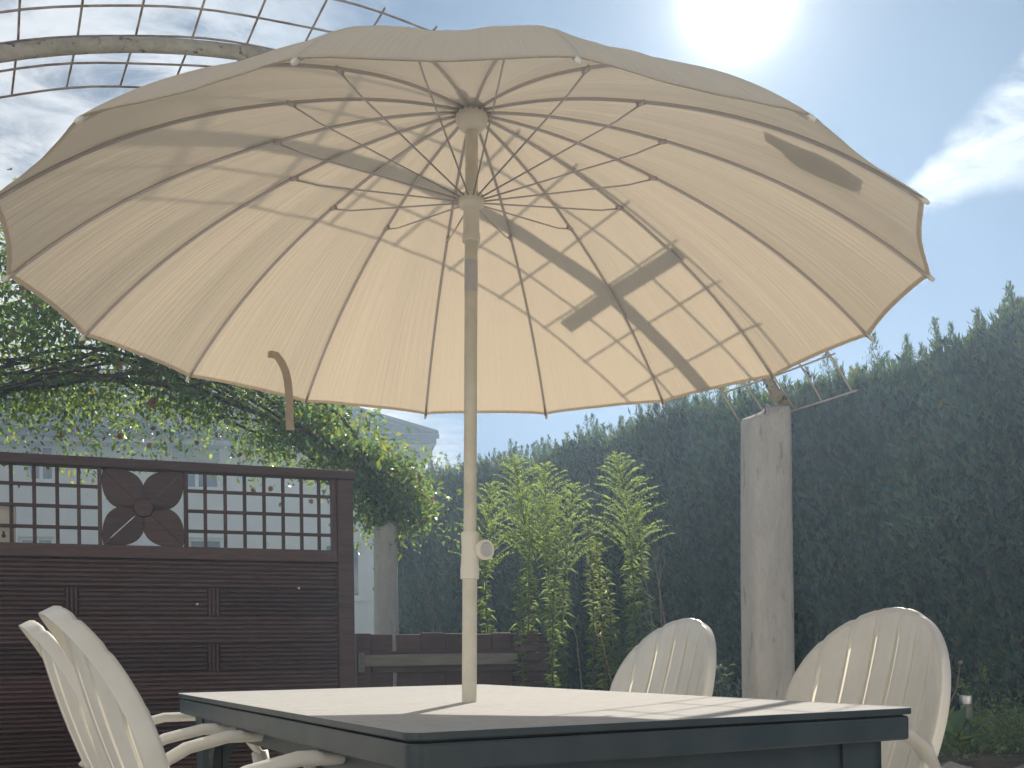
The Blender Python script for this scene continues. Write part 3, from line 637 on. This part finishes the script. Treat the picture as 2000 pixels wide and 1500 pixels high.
MB().prism(rrect(TW - .004, TL - .004, .026), TZ - .058, TZ - .0155, lambda a, c, d: (a, c, d)).build('rim', M['table_resin'], table, bevel=.004)
MB().prism(rrect(TW - .012, TL - .012, .02), TZ - .0152, TZ - .0123, lambda a, c, d: (a, c, d)).build('shadow_gap', M['black'], table)
ins = .052
for sx_ in (-1, 1):                              # aprons with a shallow arch
    for ax, half in ((0, TL - .05), (1, TW - .05)):
        k = 14; poly = [(-half + .02, TZ - .060), (half - .02, TZ - .060)] + [((half - .02) * math.cos(math.pi * i / k), TZ - .145 + .045 * math.sin(math.pi * i / k) ** .6) for i in range(k + 1)]
        off_ = (TW if ax == 0 else TL) - ins
        fn = (lambda a, c, d: (sx_ * (off_ - d), a, c)) if ax == 0 else (lambda a, c, d: (a, sx_ * (off_ - d), c))
        MB().prism(poly, 0, .014, fn).build('apron', M['table_resin'], table)
for sx_ in (-1, 1):
    for sy_ in (-1, 1):
        m = MB(); xo, yo = sx_ * (TW - .045), sy_ * (TL - .045)
        def lp_(dx, dy, z): return (xo - sx_ * dx, yo - sy_ * dy, z)
        for dx1, dy1 in ((.095, .02), (.02, .095)):
            tp = [lp_(0, 0, TZ - .0605), lp_(dx1, 0, TZ - .0605), lp_(dx1, dy1, TZ - .0605), lp_(0, dy1, TZ - .0605)]
            bt = [lp_(0, 0, 0), lp_(dx1 * .7, 0, 0), lp_(dx1 * .7, dy1, 0), lp_(0, dy1, 0)]
            m.add(tp + bt, [(0, 1, 2, 3), (7, 6, 5, 4), (0, 4, 5, 1), (1, 5, 6, 2), (2, 6, 7, 3), (3, 7, 4, 0)])
        lg = m.build('leg', M['table_resin'], table)
        for dim in (0, 1):                       # curved brackets between leg and apron
            pl = [(.0, .0), (.17, .0)] + [(.17 - .17 * math.sin(q), -.20 + .20 * math.cos(q) - .0) for q in np.linspace(0.15, math.pi / 2, 8)]
            MB().prism(pl, .016, .03, lambda a, c, d: lp_(.07 + a if dim == 0 else d, d if dim == 0 else .07 + a, TZ - .085 + c)).build('bracket', M['table_resin'], lg)

# ---------------------------------------------------------------- parasol
lean = Vector((0.016, 0.027, 1.0)).normalized()
ptop = Vector(((915.5 - 1000) / F * 2.32, 2.312, TZ)); pbase = ptop - lean * (TZ / lean.z)
par = thing('parasol', 'cream sixteen-rib parasol with round canopy standing through the table', 'parasol', pbase)
par.rotation_euler = Vector((0, 0, 1)).rotation_difference(lean).to_euler()
PM = Matrix.Translation(pbase) @ par.rotation_euler.to_matrix().to_4x4(); PMi = PM.inverted()
def prof(r): return CZ + 1.207 - 0.0886 * r - 0.390 * r * r + 0.34 * max(0.0, r - .35) ** 2 * (.9576 - r)
NR = 16; PHI = -1.7769; RT = 0.9576
def rang(i): return PHI - i * 2 * math.pi / NR
def ribp(i, r, dz=0.0): a = rang(i); return Vector((r * math.cos(a), r * math.sin(a), prof(r) + dz))
zk0, zk1 = CZ + .262, CZ + .158                   # joint
MB().tube([(0, 0, 0.0), (0, 0, zk1 + .01)], .0162, 20).build('lower_pole', M['cream_metal'], par, smooth=True, angle=40)
MB().tube([(0, 0, zk0 - .02), (0, 0, prof(0) - .02)], .0143, 20).build('upper_pole', M['cream_metal'], par, smooth=True, angle=40)
jt = MB().lathe([(.0165, zk1), (.0205, zk1 + .001), (.0208, zk1 + .022), (.0192, zk1 + .04), (.0185, zk1 + .07), (.0196, zk1 + .09), (.0200, zk0 - .003), (.0180, zk0), (.0145, zk0)], 24)
for sg in (1,):
    cc = Vector((.030, -.006, (zk0 + zk1) / 2 + .012)); ax = Vector((.62, -.78, 0)).normalized()
    q = Vector((0, 0, 1)).rotation_difference(ax).to_matrix().to_4x4()
    jt.lathe([(.014, -.036), (.015, -.012), (.0205, -.006), (.0225, .002), (.0225, .010), (.0205, .0125), (.0165, .0125), (.0155, .008), (.001, .008)], 24, Matrix.Translation(cc) @ q)
jo = jt.build('tilt_joint', M['cream_plastic'], par, smooth=True, angle=40)
MB().lathe([(.0150, .0085), (.0150, .0095), (.001, .0098)], 20, Matrix.Translation(cc) @ q).build('knob_cap', M['sticker'], jo)
MB().lathe([(.0147, CZ + .795), (.0147, CZ + .865)], 24).build('pole_label', M['sticker'], par, smooth=True, angle=40)
zr = CZ + 1.000
MB().lathe([(.0146, zr - .092), (.0198, zr - .091), (.0200, zr - .075), (.0180, zr - .072), (.0178, zr - .02), (.023, zr - .012), (.0285, zr - .008), (.0290, zr + .010), (.023, zr + .014), (.0150, zr + .016)], 32).build('runner', M['cream_plastic'], par, smooth=True, angle=35)
zh = prof(.0) 
MB().lathe([(.0146, zh - .050), (.024, zh - .046), (.034, zh - .034), (.036, zh - .020), (.034, zh - .010), (.02, zh - .004), (.018, zh + .0)], 32).build('hub', M['cream_plastic'], par, smooth=True, angle=35)
MB().lathe([(.034, zh + .006), (.03, zh + .016), (.012, zh + .02), (.012, zh + .045), (.004, zh + .055)], 20).build('finial', M['cream_plastic'], par, smooth=True, angle=35)
rs = np.linspace(.030, RT, 26)
ribm = MB().tube([(r, 0, prof(r) - .0078) for r in rs], .0037, 8, up=(0, 1, 0)).mesh('rib', M['rib_metal'], True)
rj = .420; zj = prof(rj) - .014
strm = MB().tube([(.026, 0, zr + .002), (rj - .055, 0, zr + (zj - zr) * .80), (rj - .04, 0, zr + (zj - zr) * .86), (rj, 0, zj)], .0020, 6, up=(0, 1, 0)).tube([(rj - .008, 0, zj + .002), (rj + .010, 0, prof(rj + .01) - .007)], .0052, 8).mesh('stretcher', M['rib_metal'], True)
tipm = MB().tube([(RT - .010, 0, prof(RT - .01) - .006), (RT + .004, 0, prof(RT + .004) - .006), (RT + .010, 0, prof(RT + .01) - .006)], [.0040, .0046, .0030], 10).mesh('tip_cap', M['cream_plastic'], True)
for i in range(NR):
    for me, nm in ((ribm, 'rib'), (strm, 'stretcher'), (tipm, 'tip_cap')): inst(me, nm, par, rot=(0, 0, rang(i)))
NU, NV = 34, 18; HALF = math.pi / NR
def panel_pt(i, t, v, lift=0.0, rnd=(0, 0, 0)):
    edge = RT - .007 * math.sin(math.pi * v) ** .8
    r = .016 + (edge + .004 - .016) * t
    a, b_ = ribp(i, r), ribp(i + 1, r); p = a.lerp(b_, v)
    nrm = Vector((p.x, p.y, 0)).normalized() * (.0886 + .78 * r) + Vector((0, 0, 1)); nrm.normalize()
    e = math.sin(math.pi * v); f = min(1, t * 1.2)
    d = -.006 * e * e * f                                                         # taut cloth draws inwards between ribs
    d += .0026 * e * f * math.sin(9 * v + 3.0 * t + rnd[0]) + .0020 * e * t * t * math.sin(26 * v - 7 * t + rnd[1]) * (.4 + .6 * math.sin(4 * t + rnd[2]) ** 2)
    d += .0022 * t ** 4 * (math.exp(-((v - .12) / .06) ** 2) * math.sin(60 * v + rnd[1]) + math.exp(-((v - .88) / .06) ** 2) * math.sin(60 * v + rnd[2]))
    d = -.006 * e * e * f + (d + .006 * e * e * f) * (1 - .8 * t ** 10)
    return p + nrm * (d + lift)
for i in range(NR):
    rnd = [random.uniform(0, 6.28) for _ in range(3)]; m = MB()
    T_ = [k / (NU - 1) for k in range(NU)]; V_ = [k / (NV - 1) for k in range(NV)]
    m.grid([[panel_pt(i, t, v, 0, rnd) for v in V_] for t in T_]); n_main = NU * NV
    uv = [(t, v) for t in T_ for v in V_]
    T2_ = [.992, .996, .9995]; m.grid([[panel_pt(i, t, v, -.0022, rnd) for v in V_] for t in T2_]); uv += [(t, v) for t in T2_ for v in V_]       # turned hem
    me = m.mesh('canopy_panel', M['cloth'], True); ul = me.uv_layers.new(name='UVMap'); idx = np.zeros(len(me.loops), np.int32); me.loops.foreach_get('vertex_index', idx)
    ul.data.foreach_set('uv', np.asarray(uv, np.float32)[idx].ravel())
    o = bpy.data.objects.new('canopy_panel', me); C.objects.link(o); o.parent = par
# ray to canopy, in parasol coordinates
def canopy_hit(px, py):
    o = PMi @ Vector((0, 0, CZ)); d = (PMi.to_3x3() @ ray(px, py)); best = None; prevg = None
    for k in range(6000):
        t = 1.0 + k * .0005; p = o + d * t; rho = math.hypot(p.x, p.y)
        if rho > RT + .01: prevg = None; continue
        a = (math.atan2(p.y, p.x) - PHI) % (2 * HALF); r = rho * math.cos(a - HALF) / math.cos(HALF); g_ = p.z - prof(r)
        if prevg is not None and prevg < 0 <= g_: return p
        prevg = g_
    return None
topl = [(1497, 247), (1530, 262), (1560, 276), (1600, 290), (1640, 311), (1690, 343)]; botl = [(1500, 266), (1528, 284), (1556, 312), (1600, 334), (1640, 351), (1680, 366)]
rows = []
for q in np.linspace(0, 1, 5):
    row = []
    for k in range(26):
        f = k / 25 * 5; j = min(int(f), 4); f -= j
        a = [topl[j][c] + (topl[j + 1][c] - topl[j][c]) * f for c in (0, 1)]; b_ = [botl[j][c] + (botl[j + 1][c] - botl[j][c]) * f for c in (0, 1)]
        p = canopy_hit(a[0] + (b_[0] - a[0]) * q - 6, a[1] + (b_[1] - a[1]) * q + 9)
        if p is None: break
        rr_ = math.hypot(p.x, p.y); nrm = Vector((p.x / rr_ * (.0886 + .78 * rr_), p.y / rr_ * (.0886 + .78 * rr_), 1)).normalized(); row.append(p + nrm * .0012)
    rows.append(row)
if all(len(r) == 26 for r in rows): MB().grid(rows).build('canopy_patch', M['dark_patch'], par)  # darker grey patch lying just above the canopy
else: print('PATCH MISSED', [len(r) for r in rows])
# tie strap hanging from the cloth
sp = [canopy_hit(524, 688)]; d0 = sp[0]
Yst = (PM @ d0).y - .03
path = [PMi @ at(x, y, Yst - .02 * k / 8) for k, (x, y) in enumerate([(540, 694), (550, 708), (558, 726), (562, 745), (564, 765), (565, 790), (565, 815), (567, 840)])]
path = [d0 + Vector((0, 0, -.004))] + path
hw_ = .0108; side = [(Vector((.55, .2, -.8)) if k < 2 else Vector((1, .12, -.25 if k < 4 else 0))).normalized() for k in range(len(path))]
side[0] = Vector((.2, .1, 1)).normalized(); side[1] = Vector((.45, .1, .85)).normalized(); side[2] = Vector((.8, .1, .5)).normalized(); side[3] = Vector((.95, .1, .2)).normalized()
A = [p - s_ * hw_ for p, s_ in zip(path, side)]; B = [p + s_ * hw_ for p, s_ in zip(path, side)]; back = Vector((0, .0012, 0))
m = MB(); m.grid([A, B]); m.grid([[p + back for p in B], [p + back for p in A]]); m.build('tie_strap', M['strap'], par, smooth=True)

# ---------------------------------------------------------------- resin chairs: front is local +X
def back_pt(t, y, d=0.0):                        # t height along the back 0..1, y across, d towards the rear
    x = -.20 - .215 * t - .02 * math.sin(math.pi * t) + .085 * (y / .27) ** 2 * (.55 + .45 * t); z = .37 + .585 * t
    return Vector((x - d * .94, y, z - d * .34))
def out_w(t):                                    # half width of the oval back at height t
    if t < .55: return .185 + .085 * math.sin(math.pi / 2 * t / .55)
    return .270 * math.sqrt(max(0.0, 1 - ((t - .55) / .452) ** 2))
def top_t(y): return .55 + .452 * math.sqrt(max(0, 1 - (abs(y) / .270) ** 2)) if abs(y) < .270 else .55
def make_chair():
    t = thing('garden_chair', 'x', 'chair')
    W = .262; NS = 7; gap = .0145; sw = (2 * W - gap * (NS - 1)) / NS
    ys = [(-W + k * (sw + gap), -W + k * (sw + gap) + sw) for k in range(NS)]
    for k, (a, b_) in enumerate(ys):
        m = MB(); ny = 7; nt2 = 22; front = []; rear = []
        for i in range(nt2):
            q = i / (nt2 - 1); fr_, rr_ = [], []
            for j in range(ny):
                y = a + (b_ - a) * j / (ny - 1)
                tt = (top_t(y) - .004) * q - .02 * (1 - q); lim = out_w(max(tt, 0.001)) - .004; yy = max(-lim, min(lim, y)) if tt < .55 else y
                e = -.004 * (abs(j - (ny - 1) / 2) / ((ny - 1) / 2)) ** 2 + (.006 if j in (0, ny - 1) else 0) + (.008 if i == nt2 - 1 else .0)
                fr_.append(back_pt(tt, yy, e)); rr_.append(back_pt(tt, yy, .0095))
            front.append(fr_); rear.append(rr_)
        m.grid(front); m.grid([r[::-1] for r in rear])
        m.grid([[front[i][0], rear[i][0]][::-1] for i in range(nt2)]); m.grid([[front[i][-1], rear[i][-1]] for i in range(nt2)]); m.grid([front[-1][::-1], rear[-1][::-1]])
        m.build('slat', M['white_resin'], t, smooth=True, angle=50)
    m = MB()                                     # thin moulded web seen in the slots
    for k in range(NS - 1):
        y0_, y1_ = ys[k][1], ys[k + 1][0]; ym = (y0_ + y1_) / 2
        m.grid([[back_pt((top_t(ym) - .05) * i / 11 - .0, y0_ - .001, .0045), back_pt((top_t(ym) - .05) * i / 11, y1_ + .001, .0045)] for i in range(12)])
    m.build('slot_web', M['thin_resin'], t)
    m = MB(); ring0, ring1, ring2, ring3 = [], [], [], []          # band and flange round the edge of the back
    n_ = 132; mids = [(ys[k][1] + ys[k + 1][0]) / 2 for k in range(NS - 1)]
    for i in range(n_ + 1):
        a = i / n_
        if a < .28: tt = a / .28 * .55; y = -out_w(tt)
        elif a > .72: tt = (1 - a) / .28 * .55; y = out_w(tt)
        else: an = math.pi * (1 - (a - .28) / .44); y = .270 * math.cos(an); tt = .55 + .452 * math.sin(an)
        ci = Vector((y, (tt - .45) * .585)); inn = ci * (1 - .075 / max(ci.length, .1)); ti = inn.y / .585 + .45
        nb = max(0.0, 1 - min(abs(y - q_) for q_ in mids) / .007) if tt > .6 else 0.0; sc_ = 1.0 - .022 * nb; s2_ = 1.012 - .030 * nb
        ring0.append(back_pt(ti, inn.x, .0045)); ring1.append(back_pt(.45 + (tt - .45) * sc_, y * sc_, .004)); ring2.append(back_pt(.45 + (tt - .45) * s2_, y * s2_, .014)); ring3.append(back_pt(.45 + (tt - .45) * 1.0, y * 1.0, .042))
    m.grid([ring0, ring1, ring2, ring3]); ib = [p + Vector((-.006, 0, -.002)) for p in ring0]; m.grid([ring3, [p + (ring0[i] - p) * .08 for i, p in enumerate(ring3)], ]); m.build('back_rim', M['white_resin'], t, smooth=True)
    for k in range(6):                           # seat of slightly dished slats
        y0_, y1_ = -.235 + k * .0795, -.235 + k * .0795 + .0725; P = [[(x, y, .415 - .022 * math.sin(math.pi * (x + .22) / .48) + (.012 * max(0, (-.16 - x) / .06)) - (.03 * max(0, (x - .2) / .06) ** 2) + .012 * (y / .235) ** 2) for y in (y0_, (y0_ + y1_) / 2, y1_)] for x in np.linspace(-.24, .26, 12)]
        m = MB(); m.grid(P); m.grid([[(p[0], p[1], p[2] - .012) for p in r[::-1]] for r in P]); E0 = [r[0] for r in P]; E1 = [r[-1] for r in P]
        m.grid([[(p[0], p[1], p[2] - .012) for p in E0], E0]); m.grid([E1, [(p[0], p[1], p[2] - .012) for p in E1]]); m.build('seat_slat', M['white_resin'], t, smooth=True, angle=50)
    MB().box((-.21, -.235, .365), (-.195, .235, .398)).box((.225, -.235, .355), (.24, .235, .392)).box((-.195, -.235, .36), (.225, -.22, .392)).box((-.195, .22, .36), (.225, .235, .392)).build('seat_frame', M['white_resin'], t, bevel=.004)
    for sg in (-1, 1):
        pts = [(-.285, sg * .250, .545), (-.22, sg * .272, .610), (-.14, sg * .285, .652), (-.05, sg * .292, .672), (.04, sg * .295, .672), (.12, sg * .294, .652), (.19, sg * .290, .610), (.235, sg * .285, .550)]
        MB().tube(pts, [.020, .026, .029, .030, .030, .030, .029, .026], 12, flat=.48, up=(0, 0, 1)).build('arm', M['white_resin'], t, smooth=True)
        MB().tube([(.235, sg * .285, .555), (.250, sg * .28, .46), (.255, sg * .272, .30), (.275, sg * .275, .0)], [.026, .027, .024, .019], 10).build('leg', M['white_resin'], t, smooth=True)
        MB().tube([(-.25, sg * .215, .50), (-.235, sg * .222, .38), (-.27, sg * .24, .2), (-.335, sg * .255, .0)], [.018, .025, .022, .018], 10).build('leg', M['white_resin'], t, smooth=True)
    return t
def edge_pt(d, e, side_):                        # d from the table's edge, e along its long side from the end facing the camera
    return TC + EXT * (side_ * (TW + d)) + EYT * (-TL + e)
EXT = Vector((math.cos(TA), math.sin(TA), 0)); EYT = Vector((-math.sin(TA), math.cos(TA), 0))
chair0 = make_chair()
BT = .415                                        # top of the back lies this far behind the chair's origin
spots = [(-1, .385, .76, 0.00, .990, 'white resin chair in the shade of the parasol, by the brown screen'),
         (-1, .385, 1.62, 0.00, .990, 'sunlit cream-white resin chair beyond the shaded one, by the brown screen'),
         (1, .69, .70, 0.0, 1.000, 'white slatted resin chair in front of the concrete column, beside the solar lamp'),
         (1, .66, 1.58, 0.0, 1.000, 'white slatted resin chair in front of the tall goldenrod')]
for k, (sd, d, e, da, s_, lab) in enumerate(spots):
    o = chair0 if k == 0 else copy_tree(chair0)
    top = edge_pt(d, e, sd); rz = TA + (0 if sd < 0 else math.pi) + da; fwd = Vector((math.cos(rz), math.sin(rz), 0))
    o.location = (top + fwd * BT * s_).to_tuple(); o.rotation_euler = (0, 0, rz); o.scale = (s_,) * 3
    tag(o, lab, 'chair', 'white resin chairs round the table')

# ---------------------------------------------------------------- goldenrod clump
def goldenrod(px, pytop, Y, ht_leaf, plume, label, seed, col=(1, 1, 1)):
    rr = np.random.default_rng(seed); top = at(px, pytop, Y); base = Vector((top.x + rr.uniform(-.12, .12), top.y + rr.uniform(-.1, .1), ZB))
    t = thing('goldenrod', label, 'plant', base, 0, 'goldenrod stalks in the planting bed'); H = top.z - ZB; off = Vector((top.x - base.x, top.y - base.y, 0))
    b1, b2 = rr.uniform(-.07, .07, 2)
    def sp(q): return off * (q ** 1.6) + Vector((b1 * math.sin(q * 3.1), b2 * math.sin(q * 4.2) * .6, H * q))
    MB().tube([sp(q) for q in np.linspace(0, 1, 14)], [.0075 * (1 - .75 * q) for q in np.linspace(0, 1, 14)], 6).build('stem', M['green_stem'], t, smooth=True)
    ps, ds, ls, ws, ts = [], [], [], [], []
    nl = int(300 * H / 1.6)
    for k in range(nl):
        q = rr.uniform(.08, .72 if plume > 10 else 1.0); a = k * 2.4 + rr.normal(0, .3); p = sp(q); el = rr.uniform(-.3, 1.3); l = rr.uniform(.035, .09) * (1 - .5 * max(0, q - .5))
        ps.append(p); ds.append((math.cos(a), math.sin(a), el)); ls.append(l); ws.append(l * rr.uniform(.11, .16)); ts.append(rr.uniform(.65, 1.5))
    L1 = leaf_mesh('leaves', np.array(ps), np.array(ds), np.tile([0, 0, 1.0], (len(ps), 1)), ls, ws, np.array(ts)[:, None] * np.array(col), M['goldenrod'], .12, .38)
    inst(L1, 'leaves', t)['kind'] = 'stuff'
    if plume:
        ps, ds, ls, ws, ts = [], [], [], [], []; m = MB()
        for k in range(plume):
            h_ = k / plume; q = 1 - (.40 if plume > 10 else .14) * h_ - .01; a = k * 2.4 + rr.normal(0, .4); ln = (.05 + .34 * h_ ** .7) * rr.uniform(.75, 1.15) * (1 if plume > 10 else .4); p0 = sp(q); o_ = Vector((math.cos(a), math.sin(a), 0)); br = []
            wob = rr.uniform(-.12, .12)
            for i in range(7): f = i / 6; br.append(p0 + o_ * ln * (.62 * f + .14 * f * f) + Vector((-o_.y, o_.x, 0)) * wob * ln * f + Vector((0, 0, ln * (.95 * f - .42 * f * f))))
            m.tube(br, [.0022 * (1 - .7 * i / 6) for i in range(7)], 4)
            for i in range(int(24 + ln * 300)):
                f = rr.uniform(.05, 1); j = min(int(f * 6), 5); p = br[j].lerp(br[j + 1], f * 6 - j); az_ = rr.uniform(0, 6.28)
                dv = (br[j + 1] - br[j]).normalized() * .6 + Vector((math.cos(az_), math.sin(az_), rr.uniform(.0, .9)))
                ps.append(p); ds.append(dv); l = rr.uniform(.009, .021); ls.append(l); ws.append(l * .24); ts.append(rr.uniform(.8, 1.7))
        m.build('plume_branches', M['green_stem'], t)['kind'] = 'stuff'
        L1 = leaf_mesh('plume', np.array(ps), np.array(ds), np.tile([0, 0, 1.0], (len(ps), 1)), ls, ws, np.array(ts)[:, None] * np.array(col) * np.array([1.45, 1.45, 1.25]), M['goldenrod'], .1, .2)
        inst(L1, 'plume', t)['kind'] = 'stuff'
GR = [(1002, 893, 6.35, 84, 'tall goldenrod stalk with the broadest feathery plume, beside the parasol pole'), (1065, 908, 6.45, 72, 'tall goldenrod stalk with a leaning feathery plume, middle of the clump'),
      (1204, 890, 6.2, 70, 'tallest goldenrod stalk with a spreading fountain-like plume'), (960, 948, 6.5, 54, 'goldenrod stalk half behind the parasol pole'),
      (1120, 950, 6.55, 46, 'goldenrod stalk with a slim plume behind the leaning one'), (1141, 980, 6.15, 0, 'short plumeless goldenrod shoot with a pointed tip between the plumes'),
      (1246, 985, 6.25, 6, 'narrow goldenrod stalk at the edge of the clump by the dry stems'), (1165, 1052, 6.0, 8, 'small yellowing goldenrod shoot low in the clump'),
      (1035, 1010, 6.1, 0, 'leafy goldenrod shoot without plume in front of the broad plume'), (1090, 1030, 6.0, 0, 'leafy plumeless goldenrod shoot in the middle foreground of the clump'), (1180, 1110, 5.95, 0, 'lowest leafy goldenrod shoot among the stalks'),
      (1225, 1075, 6.4, 0, 'leafy goldenrod shoot below the narrow stalk'), (1010, 1120, 6.0, 0, 'low leafy goldenrod shoot above the gate end')]
for k, (x, y, Y, pl, lab) in enumerate(GR): goldenrod(x, y, Y, 1, pl, lab, 40 + k, (1.15, 1.03, .85) if k == 7 else (1, 1, 1))

# ---------------------------------------------------------------- dry stems, seed heads, low plants
def dry(pts, Y, label, head=0.0, r=.003, fork=True):
    P3 = [at(x, y, Y) for x, y in pts]; b_ = P3[-1]; gz_ = ZB if (b_.x > .1 and Y > 4.3) else 0.0
    if b_.z > gz_: P3.append(Vector((b_.x + .03, b_.y, gz_)))
    base = P3[-1].copy(); t = thing('dry_stem', label, 'plant', base, 0, 'dry stems in the bed'); Q = [p - base for p in P3]
    MB().tube(Q, [r * (.55 + .45 * i / (len(Q) - 1)) for i in range(len(Q))], 5).build('stalk', M['dry_stem'], t)
    if head: MB().lathe([(.2 * head, -head), (.8 * head, -.5 * head), (head, .1 * head), (.75 * head, .7 * head), (.1 * head, .8 * head)], 9, Matrix.Translation(Q[0])).build('seed_head', M['dry_stem'], t)
    elif fork:
        a = Q[0].lerp(Q[1], .35); MB().tube([a, a + Vector((.022, 0, .035)), a + Vector((.028, 0, .075))], r * .5, 4).build('twig', M['dry_stem'], t)
dry([(832, 1140), (845, 1185), (862, 1240)], 6.6, 'thin forked dry stem above the gate, left of the pole')
dry([(1275, 1075), (1285, 1130), (1298, 1215)], 5.6, 'tall forked dry stem behind the chair in front of the goldenrod')
dry([(1252, 1085), (1262, 1140), (1275, 1225)], 5.7, 'dry stem next to the tall forked one behind the chair')
dry([(1290, 1100), (1288, 1150), (1292, 1220)], 5.65, 'dry stem with a twig closest to the concrete column')
dry([(1144, 1160), (1175, 1250), (1198, 1345)], 5.5, 'long leaning bare stem crossing the lower goldenrod', fork=False)
dry([(1116, 1218), (1126, 1245), (1136, 1340)], 5.5, 'short forked dry stem low in front of the goldenrod')
dry([(905, 1210), (918, 1250)], 6.7, 'short dry stem just above the gate beside the pole', fork=False)
dry([(1838, 1292), (1842, 1370), (1838, 1420)], 4.6, 'upright dry seed head beside the white chair', .012, .0035)
dry([(1876, 1294), (1868, 1345), (1845, 1395), (1825, 1425)], 4.6, 'curved dry seed head leaning over the solar lamp', .011, .0035)

def clump(name, label, cat, px, py, Y, n, rad, ht, size, mat, group=None, tint=(.7, 1.5), colr=(1, 1, 1)):
    c = at(px, py, Y); base = Vector((c.x, c.y, ZB)); t = thing(name, label, cat, base, 0, group)
    m = MB(); P3 = []
    for k in range(max(5, n // 40)):
        a = rng.uniform(0, 6.28); e = Vector((math.cos(a) * rad * rng.uniform(.2, 1), math.sin(a) * rad * rng.uniform(.2, 1), ht * rng.uniform(.5, 1))); m.tube([(0, 0, 0), e * .5 + Vector((0, 0, .03)), e], .0018, 4); P3.append(e)
    m.build('stems', M['green_stem'], t)
    P3 = np.array([list(p) for p in P3]); q = rng.uniform(.15, 1, n)[:, None]; p = P3[rng.integers(0, len(P3), n)] * q + rng.normal(0, .02, (n, 3))
    l = rng.uniform(*size, n); inst(leaf_mesh('leaves', p, rand_dirs(n, .3), rand_dirs(n, 1), l, l * .35, tints(n, *tint, .15) * np.array(colr), mat, .2, .2), 'leaves', t)['kind'] = 'stuff'
clump('weed', 'pale flowering weed at the edge of the bed past the solar lamp', 'plant', 1990, 1420, 4.55, 500, .14, .26, (.015, .035), M['goldenrod'])
clump('lavender', 'grey lavender bush between the goldenrod and the concrete column', 'plant', 1412, 1330, 5.1, 700, .16, .42, (.02, .05), M['thuja'], None, (1.0, 2.2), (1.3, 1.0, 1.6))
clump('strap_leaf_plant', 'plant with long pale leaves round the solar lamp', 'plant', 1868, 1420, 4.7, 46, .13, .14, (.10, .20), M['goldenrod'])
clump('weed', 'small leafy weed against the hedge above the solar lamp', 'plant', 1905, 1330, 5.5, 240, .13, .40, (.018, .04), M['goldenrod'])
n = 9000
gp = np.stack([rng.uniform(.5, 4.2, n), rng.uniform(4.3, 6.6, n), np.full(n, ZB) + np.abs(rng.normal(0, .03, n))], 1)
gp = gp[(gp[:, 1] > 5.75 - (gp[:, 0] - .35) * 1.5) & (gp[:, 1] < 11.6 - 1.55 * gp[:, 0])]
# thin the cover where a strip of bare soil shows
gp = gp[(np.sin(gp[:, 0] * 3.1) * np.sin(gp[:, 1] * 4.0 + 1) > -.55)]
l = rng.uniform(.02, .055, len(gp))
gc = bpy.data.objects.new('ground_cover', leaf_mesh('ground_cover', gp, rand_dirs(len(gp), .8), rand_dirs(len(gp), 1), l, l * .5, tints(len(gp), .5, 1.3, .2), M['goldenrod'], .2, .2)); C.objects.link(gc)
gc['kind'] = 'stuff'; tag(gc, 'low green weeds covering the soil of the planting bed', 'ground cover')
for k in range(6):
    x = 1.75 + .34 * k; st = MB(); P = []; rr = random.Random(60 + k)
    for i in range(7):
        th = math.pi * i / 6; P.append([(.165 * math.sin(th) ** .6 * math.cos(a) * (1 + .12 * rr.uniform(-1, 1)), .085 * math.sin(th) ** .6 * math.sin(a) * (1 + .12 * rr.uniform(-1, 1)), .17 - .22 * math.cos(th) * (1 + .05 * rr.uniform(-1, 1))) for a in [2 * math.pi * j / 10 for j in range(10)]])
    P = [r + [r[0]] for r in P]
    o = st.grid(P).build('edging_stone', M['stone'], None, smooth=True, angle=45); o.location = (x, 4.20 + rr.uniform(-.02, .02), -0.01); o.scale = (1, 1, 1.0)
    tag(o, 'pale rough stone edging the planting bed below the solar lamp', 'stone', 'edging stones of the planting bed')

# ---------------------------------------------------------------- solar lamp
lc = at(1889, 1440, 4.75); lamp = thing('solar_lamp', 'small steel solar spike lamp standing in the bed beside the white chair', 'lamp', (lc.x, lc.y, ZB))
k = 4.75 / F; zt_ = at(1889, 1358, 4.75).z - ZB; zm = at(1889, 1376, 4.75).z - ZB; zl_ = at(1889, 1403, 4.75).z - ZB
MB().lathe([(.026, zm), (.030, zm + .002), (.031, zt_ - .004), (.029, zt_), (.002, zt_ + .001)], 24).build('cap', M['steel'], lamp, smooth=True, angle=40)
MB().lathe([(.018, zl_), (.024, zl_ + .004), (.0265, zm - .002)], 24).build('lens', M['clear_plastic'], lamp, smooth=True, angle=40)
MB().tube([(0, 0, -.10), (0, 0, zl_ + .002)], .0075, 12).build('spike', M['steel'], lamp, smooth=True)

# ---------------------------------------------------------------- air volume added to imitate lens glare and lift the darks
hz = MB().box((-24, -9, -1.0), (24, 37, 9.2)).build('glare_veil', None); hz['kind'] = 'stuff'; tag(hz, 'added thin air volume standing in for lens glare over the whole garden', 'glare_veil')
hmz = bpy.data.materials.new('glare_veil'); hmz.use_nodes = True; t = hmz.node_tree; t.nodes.clear()
pv = N(t, 'ShaderNodeVolumePrincipled'); pv.inputs['Color'].default_value = (0.52, 0.74, 1.0, 1); pv.inputs['Density'].default_value = 0.0105; pv.inputs['Anisotropy'].default_value = 0.6; pv.inputs['Absorption Color'].default_value = (1, 1, 1, 1)
ou = N(t, 'ShaderNodeOutputMaterial'); t.links.new(pv.outputs[0], ou.inputs['Volume']); hz.data.materials.append(hmz)
